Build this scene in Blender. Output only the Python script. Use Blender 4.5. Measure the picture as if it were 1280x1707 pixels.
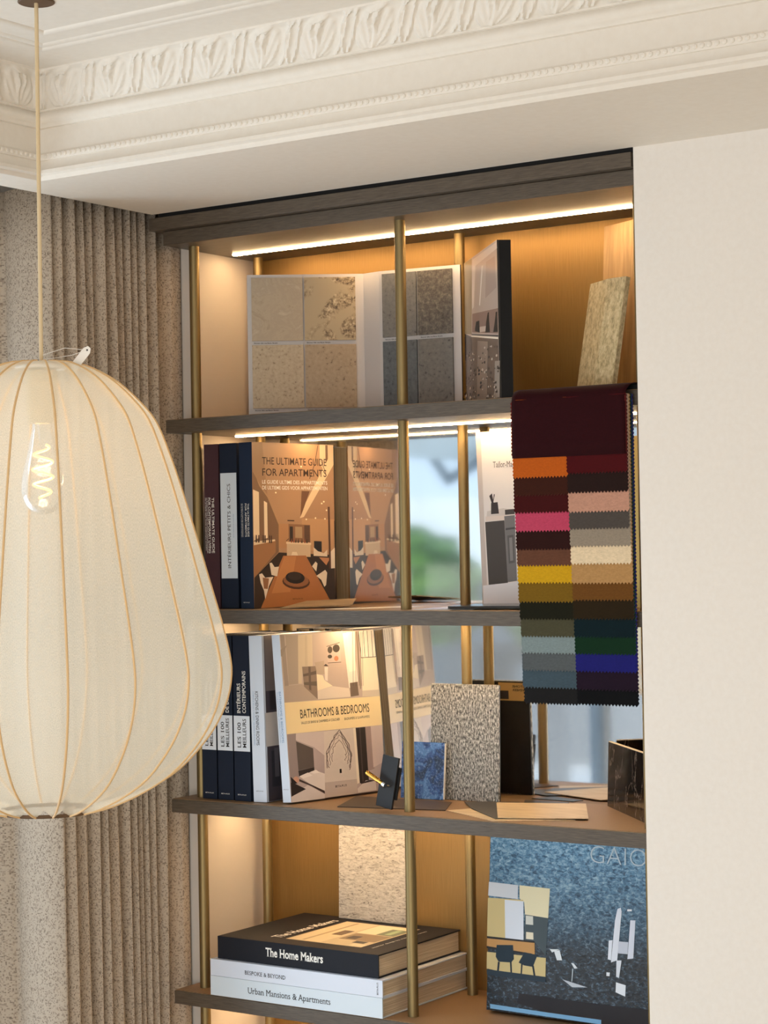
import bpy, math, random
from mathutils import Matrix, Vector
random.seed(7)
S = bpy.context.scene
for o in list(bpy.data.objects):
    bpy.data.objects.remove(o)
PI = math.pi

# ------------------------------------------------------------------ camera
def camera_axes(yaw, pitch, roll):
    f = Vector((-math.sin(yaw) * math.cos(pitch), math.cos(yaw) * math.cos(pitch), math.sin(pitch)))
    r = Vector((math.cos(yaw), math.sin(yaw), 0))
    u = r.cross(f)
    return r * math.cos(roll) + u * math.sin(roll), -r * math.sin(roll) + u * math.cos(roll), f
cam = bpy.data.cameras.new('camera')
cam.sensor_fit = 'VERTICAL'
cam.sensor_height = 36.0
cam.lens = 3358.96 / 1707 * 36
camo = bpy.data.objects.new('camera', cam)
S.collection.objects.link(camo)
r_, u_, f_ = camera_axes(0.5981, 0.01796, -0.01714)
camo.matrix_world = Matrix(((r_.x, u_.x, -f_.x, 2.80148), (r_.y, u_.y, -f_.y, -3.29083), (r_.z, u_.z, -f_.z, 1.600), (0, 0, 0, 1)))
S.camera = camo

# ------------------------------------------------------------------ world, large lights, exposure
S.view_settings.view_transform = 'Standard'
S.view_settings.look = 'None'
S.view_settings.gamma = 1
S.view_settings.use_curve_mapping = False
S.view_settings.exposure = -0.16
w = bpy.data.worlds.new('sky')
S.world = w
w.use_nodes = True
nt = w.node_tree
bg = nt.nodes['Background']
bg.inputs['Color'].default_value = (0.62, 0.80, 1.0, 1)
bg.inputs['Strength'].default_value = 1.6

def area(name, loc, target, sx, sy, power, col):
    l = bpy.data.lights.new(name, 'AREA')
    l.shape = 'RECTANGLE'
    l.size, l.size_y, l.energy, l.color = sx, sy, power, col
    o = bpy.data.objects.new(name, l)
    S.collection.objects.link(o)
    o.location = loc
    o.rotation_euler = (Vector(target) - Vector(loc)).to_track_quat('-Z', 'Y').to_euler()
    return o
# daylight: the sky outside the side window (high, above the street) plus an added low uplight outside the shop front behind the camera
area('daylight_side', (-1.6, -1.9, 3.3), (0.6, -1.2, 1.2), 2.6, 1.6, 85, (0.70, 0.85, 1.0))
area('soffit_fill_front', (2.0, -5.3, 0.75), (1.5, -0.6, 2.4), 3.4, 1.6, 118, (1.0, 0.955, 0.90))  # kept low and aimed up to brighten the soffit
area('soffit_fill', (-1.5, -1.2, 0.75), (0.9, -0.5, 2.5), 1.5, 1.3, 34, (0.86, 0.94, 1.0))  # added area lamp outside the window, lifts the soffit from below
# unseen warm lamp facing down, general room light from further back
area('overhead_fill', (2.9, -2.6, 2.44), (2.9, -2.6, 0), 1.0, 1.0, 12, (1.0, 0.84, 0.66))
sun = bpy.data.lights.new('sun', 'SUN')
sun.energy = 3.0
sun.angle = 0.2
sun.color = (1.0, 0.95, 0.88)
suno = bpy.data.objects.new('sun', sun)
S.collection.objects.link(suno)
suno.rotation_euler = Vector((-0.45, -0.55, -0.62)).to_track_quat('-Z', 'Y').to_euler()

# ------------------------------------------------------------------ colours and materials
def lin(c):
    return tuple(((v / 255) / 12.92 if v / 255 <= 0.04045 else ((v / 255 + 0.055) / 1.055) ** 2.4) for v in c)
M = {}
def mat(name, col=(200, 200, 200), rough=0.6, metal=0.0, **kw):
    m = bpy.data.materials.new(name)
    m.use_nodes = True
    b = m.node_tree.nodes['Principled BSDF']
    b.inputs['Base Color'].default_value = lin(col) + (1,)
    b.inputs['Roughness'].default_value = rough
    b.inputs['Metallic'].default_value = metal
    for k, v in kw.items():
        b.inputs[k.replace('_', ' ')].default_value = v
    M[name] = m
    return m
def N(m, t, **kw):
    n = m.node_tree.nodes.new(t)
    for k, v in kw.items():
        setattr(n, k, v)
    return n
def L(m, a, b):
    m.node_tree.links.new(a, b)
def bsdf(m):
    return m.node_tree.nodes['Principled BSDF']
def coords(m, scale, kind='Object'):
    tc = N(m, 'ShaderNodeTexCoord')
    mp = N(m, 'ShaderNodeMapping')
    mp.inputs['Scale'].default_value = scale
    L(m, tc.outputs[kind], mp.inputs['Vector'])
    return mp.outputs['Vector']
def noise(m, vec, scale, detail=4, rough=0.55, dist=0.0):
    n = N(m, 'ShaderNodeTexNoise')
    n.inputs['Scale'].default_value = scale
    n.inputs['Detail'].default_value = detail
    n.inputs['Roughness'].default_value = rough
    n.inputs['Distortion'].default_value = dist
    L(m, vec, n.inputs['Vector'])
    return n.outputs['Fac']
def ramp(m, fac, stops, interp='LINEAR'):
    r = N(m, 'ShaderNodeValToRGB')
    r.color_ramp.interpolation = interp
    e = r.color_ramp.elements
    while len(e) < len(stops):
        e.new(0.5)
    for i, (p, c) in enumerate(stops):
        e[i].position = p
        e[i].color = lin(c) + (1,)
    L(m, fac, r.inputs['Fac'])
    return r.outputs['Color']
def bump(m, fac, strength, dist=0.002):
    b = N(m, 'ShaderNodeBump')
    b.inputs['Strength'].default_value = strength
    b.inputs['Distance'].default_value = dist
    L(m, fac, b.inputs['Height'])
    L(m, b.outputs['Normal'], bsdf(m).inputs['Normal'])
def base(m, out):
    L(m, out, bsdf(m).inputs['Base Color'])
def mixc(m, fac, a, b):
    n = N(m, 'ShaderNodeMix', data_type='RGBA')
    if isinstance(fac, float):
        n.inputs[0].default_value = fac
    else:
        L(m, fac, n.inputs[0])
    for i, v in ((6, a), (7, b)):
        if isinstance(v, tuple):
            n.inputs[i].default_value = lin(v) + (1,)
        else:
            L(m, v, n.inputs[i])
    return n.outputs[2]

def textured(name, scale, nscale, stops, rough=0.6, metal=0.0, detail=5, dist=0.0, bmp=0.0, bdist=0.002, nrough=0.6):
    m = mat(name, (128, 128, 128), rough, metal)
    f = noise(m, coords(m, scale), nscale, detail, nrough, dist)
    base(m, ramp(m, f, stops))
    if bmp:
        bump(m, f, bmp, bdist)
    return m

# plaster and paint
textured('plaster', (1, 1, 1), 60, [(0.3, (226, 217, 204)), (0.7, (230, 222, 210))], 0.75, bmp=0.04)
textured('wall_paint', (1, 1, 1), 90, [(0.3, (226, 218, 208)), (0.7, (230, 223, 214))], 0.8, bmp=0.03)
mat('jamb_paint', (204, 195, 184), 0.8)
# stained oak with the grain along the board
m = mat('stained_oak', (70, 60, 50), 0.42)
f = noise(m, coords(m, (5, 60, 90)), 6, 6, 0.65, 0.4)
base(m, ramp(m, f, [(0.25, (62, 53, 44)), (0.5, (86, 75, 63)), (0.8, (108, 95, 80))]))
bump(m, f, 0.12, 0.001)
# leather like brown face on the shelf tops
textured('shelf_top', (1, 1, 1), 500, [(0.3, (134, 105, 74)), (0.7, (150, 119, 86))], 0.5, bmp=0.08, bdist=0.0005)
# brass tubes
m = mat('satin_brass', (146, 126, 86), 0.5, 0.88)
bump(m, noise(m, coords(m, (1, 1, 1)), 900, 2), 0.08, 0.0004)
# brushed bronze back panel, streaks run vertically
m = mat('brushed_bronze', (120, 90, 50), 0.42, 0.6)
f = noise(m, coords(m, (900, 900, 14)), 1.0, 5, 0.7)
base(m, ramp(m, f, [(0.2, (136, 105, 58)), (0.8, (166, 130, 76))]))
bump(m, f, 0.2, 0.0006)
mat('mirror', (236, 236, 234), 0.045, 1.0)
m = mat('led', (255, 220, 170), 0.5)
bsdf(m).inputs['Emission Color'].default_value = (1.0, 0.66, 0.34, 1)
bsdf(m).inputs['Emission Strength'].default_value = 80.0
mat('black_gap', (16, 13, 11), 0.8)
# printed paper, cloth boards: colour comes with the mesh
def attr_mat(name, rough, **kw):
    m = mat(name, (200, 200, 200), rough, **kw)
    a = N(m, 'ShaderNodeAttribute', attribute_name='Col')
    base(m, a.outputs['Color'])
    return m
attr_mat('printed_paper', 0.42)
attr_mat('gloss_print', 0.2)
m = attr_mat('book_cloth', 0.6)
bsdf(m).inputs['Specular IOR Level'].default_value = 0.25
bump(m, noise(m, coords(m, (1, 1, 1)), 900, 3), 0.1, 0.0004)
mat('ink_black', (30, 26, 24), 0.6)
mat('ink_brown', (52, 30, 20), 0.6)
mat('ink_white', (244, 240, 232), 0.6)
mat('ink_blue', (110, 150, 185), 0.6)
mat('ink_grey', (96, 92, 90), 0.6)
mat('ink_silver', (190, 208, 220), 0.4)
# page blocks
m = mat('pages', (214, 196, 168), 0.8)
f = noise(m, coords(m, (1, 1, 1)), 3, 2)
wv = N(m, 'ShaderNodeTexNoise')
wv.inputs['Scale'].default_value = 1.0
wv.inputs['Detail'].default_value = 3
L(m, coords(m, (1500, 8, 8)), wv.inputs['Vector'])
base(m, ramp(m, wv.outputs['Fac'], [(0.3, (172, 150, 120)), (0.7, (232, 216, 188))]))
# velvet swatches
m = attr_mat('velvet', 0.85)
bsdf(m).inputs['Sheen Weight'].default_value = 0.05
bsdf(m).inputs['Specular IOR Level'].default_value = 0.12
bsdf(m).inputs['Sheen Roughness'].default_value = 0.4
a = [n for n in m.node_tree.nodes if n.type == 'ATTRIBUTE'][0]
f = noise(m, coords(m, (30, 30, 60)), 6, 6, 0.75)
hs = N(m, 'ShaderNodeHueSaturation')
L(m, a.outputs['Color'], hs.inputs['Color'])
mr_ = N(m, 'ShaderNodeMapRange')
mr_.inputs['To Min'].default_value = 0.55
mr_.inputs['To Max'].default_value = 1.45
L(m, f, mr_.inputs['Value'])
L(m, mr_.outputs['Result'], hs.inputs['Value'])
base(m, hs.outputs['Color'])
bump(m, noise(m, coords(m, (1, 1, 1)), 700, 2), 0.2, 0.0006)
# woven curtain: one random tone per thread crossing
m = mat('linen_weave', (120, 105, 90), 0.9)
uv = N(m, 'ShaderNodeUVMap')
mp = N(m, 'ShaderNodeMapping')
mp.inputs['Scale'].default_value = (440, 400, 1)
L(m, uv.outputs['UV'], mp.inputs['Vector'])
fl = N(m, 'ShaderNodeVectorMath', operation='FLOOR')
L(m, mp.outputs['Vector'], fl.inputs[0])
wn = N(m, 'ShaderNodeTexWhiteNoise', noise_dimensions='2D')
L(m, fl.outputs['Vector'], wn.inputs['Vector'])
mp2 = N(m, 'ShaderNodeMapping')
mp2.inputs['Scale'].default_value = (620, 150, 1)
L(m, uv.outputs['UV'], mp2.inputs['Vector'])
n2 = noise(m, mp2.outputs['Vector'], 1.0, 3, 0.6)
mp3 = N(m, 'ShaderNodeMapping')
mp3.inputs['Scale'].default_value = (150, 620, 1)
L(m, uv.outputs['UV'], mp3.inputs['Vector'])
n3 = noise(m, mp3.outputs['Vector'], 1.0, 3, 0.6)
ad = N(m, 'ShaderNodeMath', operation='ADD')
L(m, n2, ad.inputs[0]); L(m, n3, ad.inputs[1])
ad2 = N(m, 'ShaderNodeMath', operation='MULTIPLY_ADD')
L(m, wn.outputs['Value'], ad2.inputs[0]); ad2.inputs[1].default_value = 0.9; L(m, ad.outputs[0], ad2.inputs[2])
dv = N(m, 'ShaderNodeMath', operation='DIVIDE')
L(m, ad2.outputs[0], dv.inputs[0]); dv.inputs[1].default_value = 1.9
base(m, ramp(m, dv.outputs[0], [(0.27, (62, 52, 44)), (0.50, (124, 109, 94)), (0.73, (182, 166, 147))]))
bump(m, dv.outputs[0], 0.5, 0.002)
# sheer lamp fabric
m = bpy.data.materials.new('sheer_fabric')
m.use_nodes = True
M['sheer_fabric'] = m
m.node_tree.nodes.remove(m.node_tree.nodes['Principled BSDF'])
df = N(m, 'ShaderNodeBsdfDiffuse'); tl = N(m, 'ShaderNodeBsdfTranslucent'); tr = N(m, 'ShaderNodeBsdfTransparent')
for n in (df, tl):
    n.inputs['Color'].default_value = lin((250, 243, 226)) + (1,)
mx = N(m, 'ShaderNodeMixShader'); mx.inputs[0].default_value = 0.45
L(m, df.outputs[0], mx.inputs[1]); L(m, tl.outputs[0], mx.inputs[2])
# fine weave: denser threads across the panel
uv = N(m, 'ShaderNodeUVMap')
mp = N(m, 'ShaderNodeMapping'); mp.inputs['Scale'].default_value = (900, 500, 1)
L(m, uv.outputs['UV'], mp.inputs['Vector'])
nf = noise(m, mp.outputs['Vector'], 1.0, 1)
mrr = N(m, 'ShaderNodeMapRange')
mrr.inputs['To Min'].default_value = 0.30; mrr.inputs['To Max'].default_value = 0.74
L(m, nf, mrr.inputs['Value'])
mx2 = N(m, 'ShaderNodeMixShader')
L(m, mrr.outputs[0], mx2.inputs[0]); L(m, mx.outputs[0], mx2.inputs[1]); L(m, tr.outputs[0], mx2.inputs[2])
L(m, mx2.outputs[0], m.node_tree.nodes['Material Output'].inputs['Surface'])
mat('rib_wire', (222, 184, 132), 0.6)
mat('cord_fabric', (214, 190, 150), 0.7)
mat('white_plastic', (236, 230, 220), 0.45)
mat('socket_enamel', (206, 190, 158), 0.5)
mat('brown_ring', (92, 66, 40), 0.6)
def thin_glass(name, t):
    m = bpy.data.materials.new(name); m.use_nodes = True; M[name] = m
    m.node_tree.nodes.remove(m.node_tree.nodes['Principled BSDF'])
    g = N(m, 'ShaderNodeBsdfGlossy'); g.inputs['Roughness'].default_value = 0.02
    tr = N(m, 'ShaderNodeBsdfTransparent'); tr.inputs['Color'].default_value = (0.97, 0.98, 0.98, 1)
    mx = N(m, 'ShaderNodeMixShader'); fr = N(m, 'ShaderNodeFresnel'); fr.inputs['IOR'].default_value = t
    L(m, fr.outputs[0], mx.inputs[0]); L(m, tr.outputs[0], mx.inputs[1]); L(m, g.outputs[0], mx.inputs[2])
    L(m, mx.outputs[0], m.node_tree.nodes['Material Output'].inputs['Surface'])
thin_glass('bulb_glass', 1.35)
thin_glass('window_glass', 1.3)
m = mat('filament', (255, 190, 90), 0.5)
bsdf(m).inputs['Emission Color'].default_value = (1.0, 0.42, 0.07, 1)
bsdf(m).inputs['Emission Strength'].default_value = 8
# stone, tile and veneer samples
textured('beige_conglomerate', (1, 1, 1), 26, [(0.30, (150, 134, 112)), (0.45, (176, 160, 136)), (0.55, (168, 152, 130)), (0.75, (196, 182, 158))], 0.5, detail=8, dist=0.6, nrough=0.75)
m = mat('pebbled_travertine', (170, 150, 120), 0.55)
v = coords(m, (1, 1, 1))
f1 = noise(m, v, 22, 3, 0.5, 0.8); f2 = noise(m, v, 120, 6, 0.8)
c1 = ramp(m, f2, [(0.38, (70, 54, 38)), (0.5, (150, 130, 100)), (0.66, (214, 196, 164))])
c2 = ramp(m, f1, [(0.46, (168, 150, 120)), (0.5, (130, 112, 88))])
sel = N(m, 'ShaderNodeMapRange'); sel.inputs['From Min'].default_value = 0.48; sel.inputs['From Max'].default_value = 0.56
L(m, f1, sel.inputs['Value'])
base(m, mixc(m, sel.outputs[0], (170, 152, 122), c1))
textured('sand_limestone', (1, 1, 1), 160, [(0.30, (120, 100, 78)), (0.40, (176, 158, 132)), (0.7, (190, 174, 148))], 0.55, detail=6, nrough=0.6)
textured('tan_limestone', (1, 1, 1), 140, [(0.30, (106, 86, 66)), (0.40, (158, 138, 112)), (0.7, (172, 152, 126))], 0.55, detail=6, nrough=0.6)
textured('grey_limestone', (1, 1, 1), 130, [(0.28, (52, 50, 47)), (0.40, (106, 103, 98)), (0.7, (122, 119, 112))], 0.5, detail=6, nrough=0.6)
textured('dark_terrazzo', (1, 1, 1), 130, [(0.30, (48, 44, 40)), (0.5, (92, 86, 78)), (0.72, (138, 128, 114))], 0.5, detail=8, nrough=0.75)
textured('slate_grey_stone', (1, 1, 1), 110, [(0.28, (40, 42, 44)), (0.42, (84, 88, 90)), (0.7, (100, 104, 106))], 0.45, detail=6, nrough=0.6)
textured('rough_gold_stone', (1, 1, 0.6), 130, [(0.3, (150, 126, 84)), (0.5, (212, 190, 142)), (0.7, (240, 224, 184))], 0.5, metal=0.0, detail=6, bmp=0.9, bdist=0.004, nrough=0.7)
textured('oak_veneer', (40, 40, 3), 2.0, [(0.3, (138, 108, 70)), (0.6, (166, 134, 92)), (0.8, (182, 150, 106))], 0.5, detail=6, dist=0.5)
textured('pale_veneer', (4, 70, 4), 2.0, [(0.3, (178, 150, 112)), (0.5, (214, 190, 152)), (0.8, (228, 206, 170))], 0.42, detail=6, dist=0.6)
textured('grey_veneer', (5, 80, 5), 2.0, [(0.3, (118, 96, 70)), (0.6, (160, 136, 104)), (0.8, (178, 154, 120))], 0.5, detail=6, dist=0.5)
textured('dark_leatherette', (1, 1, 1), 500, [(0.3, (58, 45, 33)), (0.7, (78, 62, 46))], 0.5, bmp=0.1, bdist=0.0005)
textured('charcoal_sheet', (1, 1, 1), 300, [(0.3, (52, 48, 44)), (0.7, (74, 68, 62))], 0.4)
textured('silver_slate', (1.0, 1.0, 0.45), 300, [(0.36, (26, 25, 24)), (0.46, (104, 101, 94)), (0.55, (178, 174, 164)), (0.66, (226, 222, 212))], 0.4, detail=4, bmp=0.5, bdist=0.002, nrough=0.75)
textured('black_backing', (1, 1, 1), 40, [(0.3, (14, 13, 12)), (0.7, (24, 22, 20))], 0.55)
m = mat('blue_granite', (60, 80, 130), 0.12)
v = coords(m, (1, 1, 1))
f1 = noise(m, v, 26, 4, 0.6, 1.2); f2 = noise(m, v, 190, 4, 0.8)
c1 = ramp(m, f1, [(0.36, (24, 30, 52)), (0.48, (50, 84, 150)), (0.60, (110, 160, 226))])
c2 = ramp(m, f2, [(0.40, (14, 18, 32)), (0.55, (60, 86, 140)), (0.66, (196, 216, 232))])
base(m, mixc(m, 0.45, c1, c2))
m = mat('black_marble', (24, 20, 18), 0.10)
v = coords(m, (2.5, 2.5, 1.0))
nz = N(m, 'ShaderNodeTexNoise'); nz.inputs['Scale'].default_value = 6; nz.inputs['Detail'].default_value = 7; nz.inputs['Roughness'].default_value = 0.6
L(m, v, nz.inputs['Vector'])
ab = N(m, 'ShaderNodeMath', operation='SUBTRACT'); L(m, nz.outputs['Fac'], ab.inputs[0]); ab.inputs[1].default_value = 0.53
ab2 = N(m, 'ShaderNodeMath', operation='ABSOLUTE'); L(m, ab.outputs[0], ab2.inputs[0])
base(m, ramp(m, ab2.outputs[0], [(0.0, (150, 138, 126)), (0.003, (70, 60, 54)), (0.010, (26, 21, 18)), (1.0, (20, 17, 15))]))
textured('white_slate', (1.0, 1.0, 3.0), 60, [(0.36, (130, 122, 112)), (0.46, (206, 200, 190)), (0.62, (236, 231, 222))], 0.5, detail=9, dist=1.4, bmp=1.0, bdist=0.006, nrough=0.72)
mat('champagne_metal', (214, 178, 104), 0.32, 0.9)
mat('black_metal', (34, 33, 33), 0.5, 0.3)
mat('polished_brass', (214, 170, 84), 0.18, 1.0)
mat('chrome', (220, 220, 220), 0.12, 1.0)
# crinkled glossy cover of the big volume
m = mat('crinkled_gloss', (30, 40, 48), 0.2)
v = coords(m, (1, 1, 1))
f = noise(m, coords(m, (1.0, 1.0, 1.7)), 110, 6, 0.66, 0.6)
# sky glare painted into the colour: pale blue crinkles on top, dark lower down
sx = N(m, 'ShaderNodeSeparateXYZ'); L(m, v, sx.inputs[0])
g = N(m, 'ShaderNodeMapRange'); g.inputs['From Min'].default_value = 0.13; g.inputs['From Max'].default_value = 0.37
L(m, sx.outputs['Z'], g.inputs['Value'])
glare_tone = ramp(m, f, [(0.36, (44, 84, 116)), (0.50, (104, 160, 200)), (0.64, (176, 216, 238))])
near = ramp(m, f, [(0.40, (10, 13, 17)), (0.54, (26, 36, 46)), (0.70, (92, 112, 128))])  # dark tone of the cover below the painted glare
base(m, mixc(m, g.outputs[0], near, glare_tone))
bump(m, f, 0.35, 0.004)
# floor, street
textured('oak_floor', (2, 30, 1), 2.0, [(0.3, (206, 192, 170)), (0.7, (222, 208, 188))], 0.5)
textured('street_paving', (1, 1, 1), 5, [(0.3, (176, 182, 188)), (0.7, (200, 206, 212))], 0.9)
textured('leaf_green', (1, 1, 1), 7, [(0.3, (30, 56, 22)), (0.55, (74, 112, 46)), (0.8, (128, 160, 84))], 0.7, bmp=0.6, bdist=0.05)
mat('awning_canvas', (232, 238, 236), 0.8)
mat('car_paint', (38, 48, 62), 0.3)
mat('dark_glass', (30, 38, 46), 0.1)
mat('rubber', (22, 22, 22), 0.8)
textured('facade_stucco', (1, 1, 1), 3, [(0.3, (214, 220, 222)), (0.7, (232, 236, 236))], 0.9)
mat('shutter_blue', (120, 150, 180), 0.6)
mat('steel_grey', (96, 108, 118), 0.5)

# ------------------------------------------------------------------ mesh helpers
class MB:
    def __init__(s):
        s.v, s.f, s.c, s.mi, s.uv = [], [], [], [], []
    def face(s, pts, col=(200, 200, 200), mi=0, uv=None):
        i = len(s.v)
        s.v += [tuple(p) for p in pts]
        s.f.append(tuple(range(i, i + len(pts))))
        s.c.append(col); s.mi.append(mi); s.uv.append(uv)
    def box(s, a, b, col=(200, 200, 200), mi=0, mx=None):
        (x0, y0, z0), (x1, y1, z1) = a, b
        P = [Vector(p) for p in ((x0, y0, z0), (x1, y0, z0), (x1, y1, z0), (x0, y1, z0), (x0, y0, z1), (x1, y0, z1), (x1, y1, z1), (x0, y1, z1))]
        if mx is not None:
            P = [mx @ p for p in P]
        i = len(s.v)
        s.v += [tuple(p) for p in P]
        for q in ((0, 3, 2, 1), (4, 5, 6, 7), (0, 1, 5, 4), (1, 2, 6, 5), (2, 3, 7, 6), (3, 0, 4, 7)):
            s.f.append(tuple(i + k for k in q)); s.c.append(col); s.mi.append(mi); s.uv.append(None)
    def grid(s, rows, col=(200, 200, 200), mi=0, closed=False, uvf=None):
        i = len(s.v)
        n = len(rows[0])
        for r in rows:
            s.v += [tuple(p) for p in r]
        for a in range(len(rows) - 1):
            for b in range(n if closed else n - 1):
                b2 = (b + 1) % n
                s.f.append((i + a * n + b, i + a * n + b2, i + (a + 1) * n + b2, i + (a + 1) * n + b))
                s.c.append(col); s.mi.append(mi)
                s.uv.append([uvf(a, b), uvf(a, b + 1), uvf(a + 1, b + 1), uvf(a + 1, b)] if uvf else None)
    def tube(s, pts, r, n=12, col=(200, 200, 200), mi=0, cap=True):
        pts = [Vector(p) for p in pts]
        rr = r if isinstance(r, (list, tuple)) else [r] * len(pts)
        rows = []
        up = None
        for k, p in enumerate(pts):
            t = (pts[min(k + 1, len(pts) - 1)] - pts[max(k - 1, 0)]).normalized()
            if up is None:
                up = Vector((0, 0, 1)) if abs(t.z) < 0.9 else Vector((1, 0, 0))
            a = t.cross(up).normalized(); b = a.cross(t).normalized(); up = b
            rows.append([p + (a * math.cos(2 * PI * j / n) + b * math.sin(2 * PI * j / n)) * rr[k] for j in range(n)])
        s.grid(rows, col, mi, closed=True)
        if cap:
            s.face(list(reversed(rows[0])), col, mi); s.face(rows[-1], col, mi)
    def prism(s, poly, mx, d, col=(200, 200, 200), side=None, mi=0):
        # poly in (u, v); mx maps (u, v, w) -> space; extruded from w=0 to w=d
        a = [mx @ Vector((u, v, d)) for u, v in poly]
        b = [mx @ Vector((u, v, 0)) for u, v in poly]
        s.face(a, col, mi); s.face(list(reversed(b)), col, mi)
        for k in range(len(poly)):
            j = (k + 1) % len(poly)
            s.face([b[k], b[j], a[j], a[k]], side or col, mi)
    def build(s, name, mats, parent=None, smooth=False, bevel=0.0, loc=None):
        me = bpy.data.meshes.new(name)
        me.from_pydata(s.v, [], s.f)
        ms = mats if isinstance(mats, (list, tuple)) else [mats]
        for q in ms:
            me.materials.append(M[q])
        ca = me.color_attributes.new('Col', 'FLOAT_COLOR', 'CORNER')
        ul = me.uv_layers.new(name='UVMap') if any(u for u in s.uv) else None
        li = 0
        for k, p in enumerate(me.polygons):
            p.material_index = s.mi[k]
            p.use_smooth = smooth
            c = lin(s.c[k]) + (1,)
            for q in range(p.loop_total):
                ca.data[p.loop_start + q].color = c
                if ul and s.uv[k]:
                    ul.data[p.loop_start + q].uv = s.uv[k][q]
        me.validate()
        o = bpy.data.objects.new(name, me)
        S.collection.objects.link(o)
        if parent:
            o.parent = parent
        if loc is not None:
            o.location = loc
        if bevel:
            bv = o.modifiers.new('b', 'BEVEL'); bv.width = bevel; bv.segments = 2; bv.limit_method = 'ANGLE'
        return o

def tag(o, label, cat, group=None):
    o['label'] = label; o['category'] = cat
    if group:
        o['group'] = group
    return o
def thing(name, label, cat, loc=(0, 0, 0), rz=0.0, group=None, mx=None):
    o = bpy.data.objects.new(name, None)
    o.empty_display_size = 0.05
    S.collection.objects.link(o)
    if mx is not None:
        o.matrix_world = mx
    else:
        o.location = loc; o.rotation_euler = (0, 0, rz)
    return tag(o, label, cat, group)
def struct(o):
    o['kind'] = 'structure'
    return o
def frame(o, u, v, n):
    o, u, v, n = Vector(o), Vector(u), Vector(v), Vector(n)
    return Matrix(((u.x, v.x, n.x, o.x), (u.y, v.y, n.y, o.y), (u.z, v.z, n.z, o.z), (0, 0, 0, 1)))

def text_polys(body, spacing=1.0, bold=0.0):
    cu = bpy.data.curves.new('t', 'FONT')
    cu.body = body; cu.size = 1.0; cu.space_character = spacing; cu.offset = bold
    cu.resolution_u = 3; cu.fill_mode = 'FRONT'
    ob = bpy.data.objects.new('t', cu)
    S.collection.objects.link(ob)
    dg = bpy.context.evaluated_depsgraph_get()
    me = bpy.data.meshes.new_from_object(ob.evaluated_get(dg))
    vs = [v.co.copy() for v in me.vertices]
    fs = [tuple(p.vertices) for p in me.polygons]
    cnt = {}
    for p in fs:
        for k in range(len(p)):
            e = tuple(sorted((p[k], p[(k + 1) % len(p)])))
            cnt[e] = cnt.get(e, 0) + 1
    border = [e for e, c in cnt.items() if c == 1]
    bpy.data.objects.remove(ob); bpy.data.meshes.remove(me); bpy.data.curves.remove(cu)
    return vs, fs, border

def lettering(name, body, parent, fr, x, y, width, height, ink, align='L', serif=False, bold=0.0, spacing=1.0):
    """flat lettering in the plane of fr: x, y = lower left (or lower middle) corner, width and cap height in metres"""
    lines = body.split('\n')
    b = MB()
    for li, line in enumerate(lines):
        vs, fs, border = text_polys(line, spacing, bold)
        if not vs:
            continue
        x0 = min(v.x for v in vs); x1 = max(v.x for v in vs)
        cap = 0.727
        wd = width[li] if isinstance(width, (list, tuple)) else width
        ht = height
        sx = wd / (x1 - x0); sy = ht / cap
        ox = x if align == 'L' else x - wd / 2
        oy = y - li * ht * 1.5
        base_i = len(b.v)
        T = lambda px, py: fr @ Vector((ox + (px - x0) * sx, oy + py * sy, 0.00025))
        for f in fs:
            b.face([T(vs[i].x, vs[i].y) for i in f])
        if serif:
            for a, c in border:
                p, q = vs[a], vs[c]
                if abs(p.y - q.y) < 1e-3 and 0.03 < abs(p.x - q.x) < 0.2:
                    ym = p.y
                    xa, xb = min(p.x, q.x) - 0.055, max(p.x, q.x) + 0.055
                    if abs(ym) < 0.02:
                        ya, yb = 0, 0.045
                    elif ym > 0.4:
                        ya, yb = ym - 0.045, ym
                    else:
                        ya, yb = ym, ym + 0.045
                    b.face([T(xa, ya), T(xb, ya), T(xb, yb), T(xa, yb)])
    return b.build(name, ink, parent)

def picture(name, parent, fr, polys, material='printed_paper', eps=0.000006, d0=0.0001):
    """flat printed picture: polygons [(colour, [(u, v)...])] in metres, later ones printed on top"""
    b = MB()
    for k, (c, pts) in enumerate(polys):
        b.face([fr @ Vector((u, v, d0 + eps * k)) for u, v in pts], c)
    return b.build(name, material, parent)

def quadmap(tl, tr, br, bl, W_, H_):
    """returns a function that turns a point measured on a slanted quad into metres on the flat cover"""
    def f(x, y):
        u, v = 0.5, 0.5
        for _ in range(12):
            lx = bl[0] + (tl[0] - bl[0]) * v; rx = br[0] + (tr[0] - br[0]) * v
            u = (x - lx) / (rx - lx)
            ty = tl[1] + (tr[1] - tl[1]) * u; by = bl[1] + (br[1] - bl[1]) * u
            v = (by - y) / (by - ty)
        return (u * W_, v * H_)
    return f
def ell(cx, cy, rx, ry, n=18, a0=0, a1=2 * PI):
    return [(cx + rx * math.cos(a0 + (a1 - a0) * k / n), cy + ry * math.sin(a0 + (a1 - a0) * k / n)) for k in range(n)]
def rect(x0, y0, x1, y1):
    return [(x0, y0), (x1, y0), (x1, y1), (x0, y1)]
def line(x0, y0, x1, y1, w):
    dx, dy = x1 - x0, y1 - y0
    l = math.hypot(dx, dy) or 1
    nx, ny = -dy / l * w / 2, dx / l * w / 2
    return [(x0 + nx, y0 + ny), (x0 - nx, y0 - ny), (x1 - nx, y1 - ny), (x1 + nx, y1 + ny)]

# levels (metres above the floor)
Z1, Z2, Z3, Z4 = 1.8822, 1.4772, 1.0754, 0.6702      # shelf tops
TH = 0.029                                            # shelf thickness
ZH = 2.2544                                           # underside of the head board
ZS = 2.3189                                           # soffit
ZC = 2.503                                            # ceiling
XW = 1.128                                            # inner side of the niche
YB = 0.32                                             # mirror plane

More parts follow.
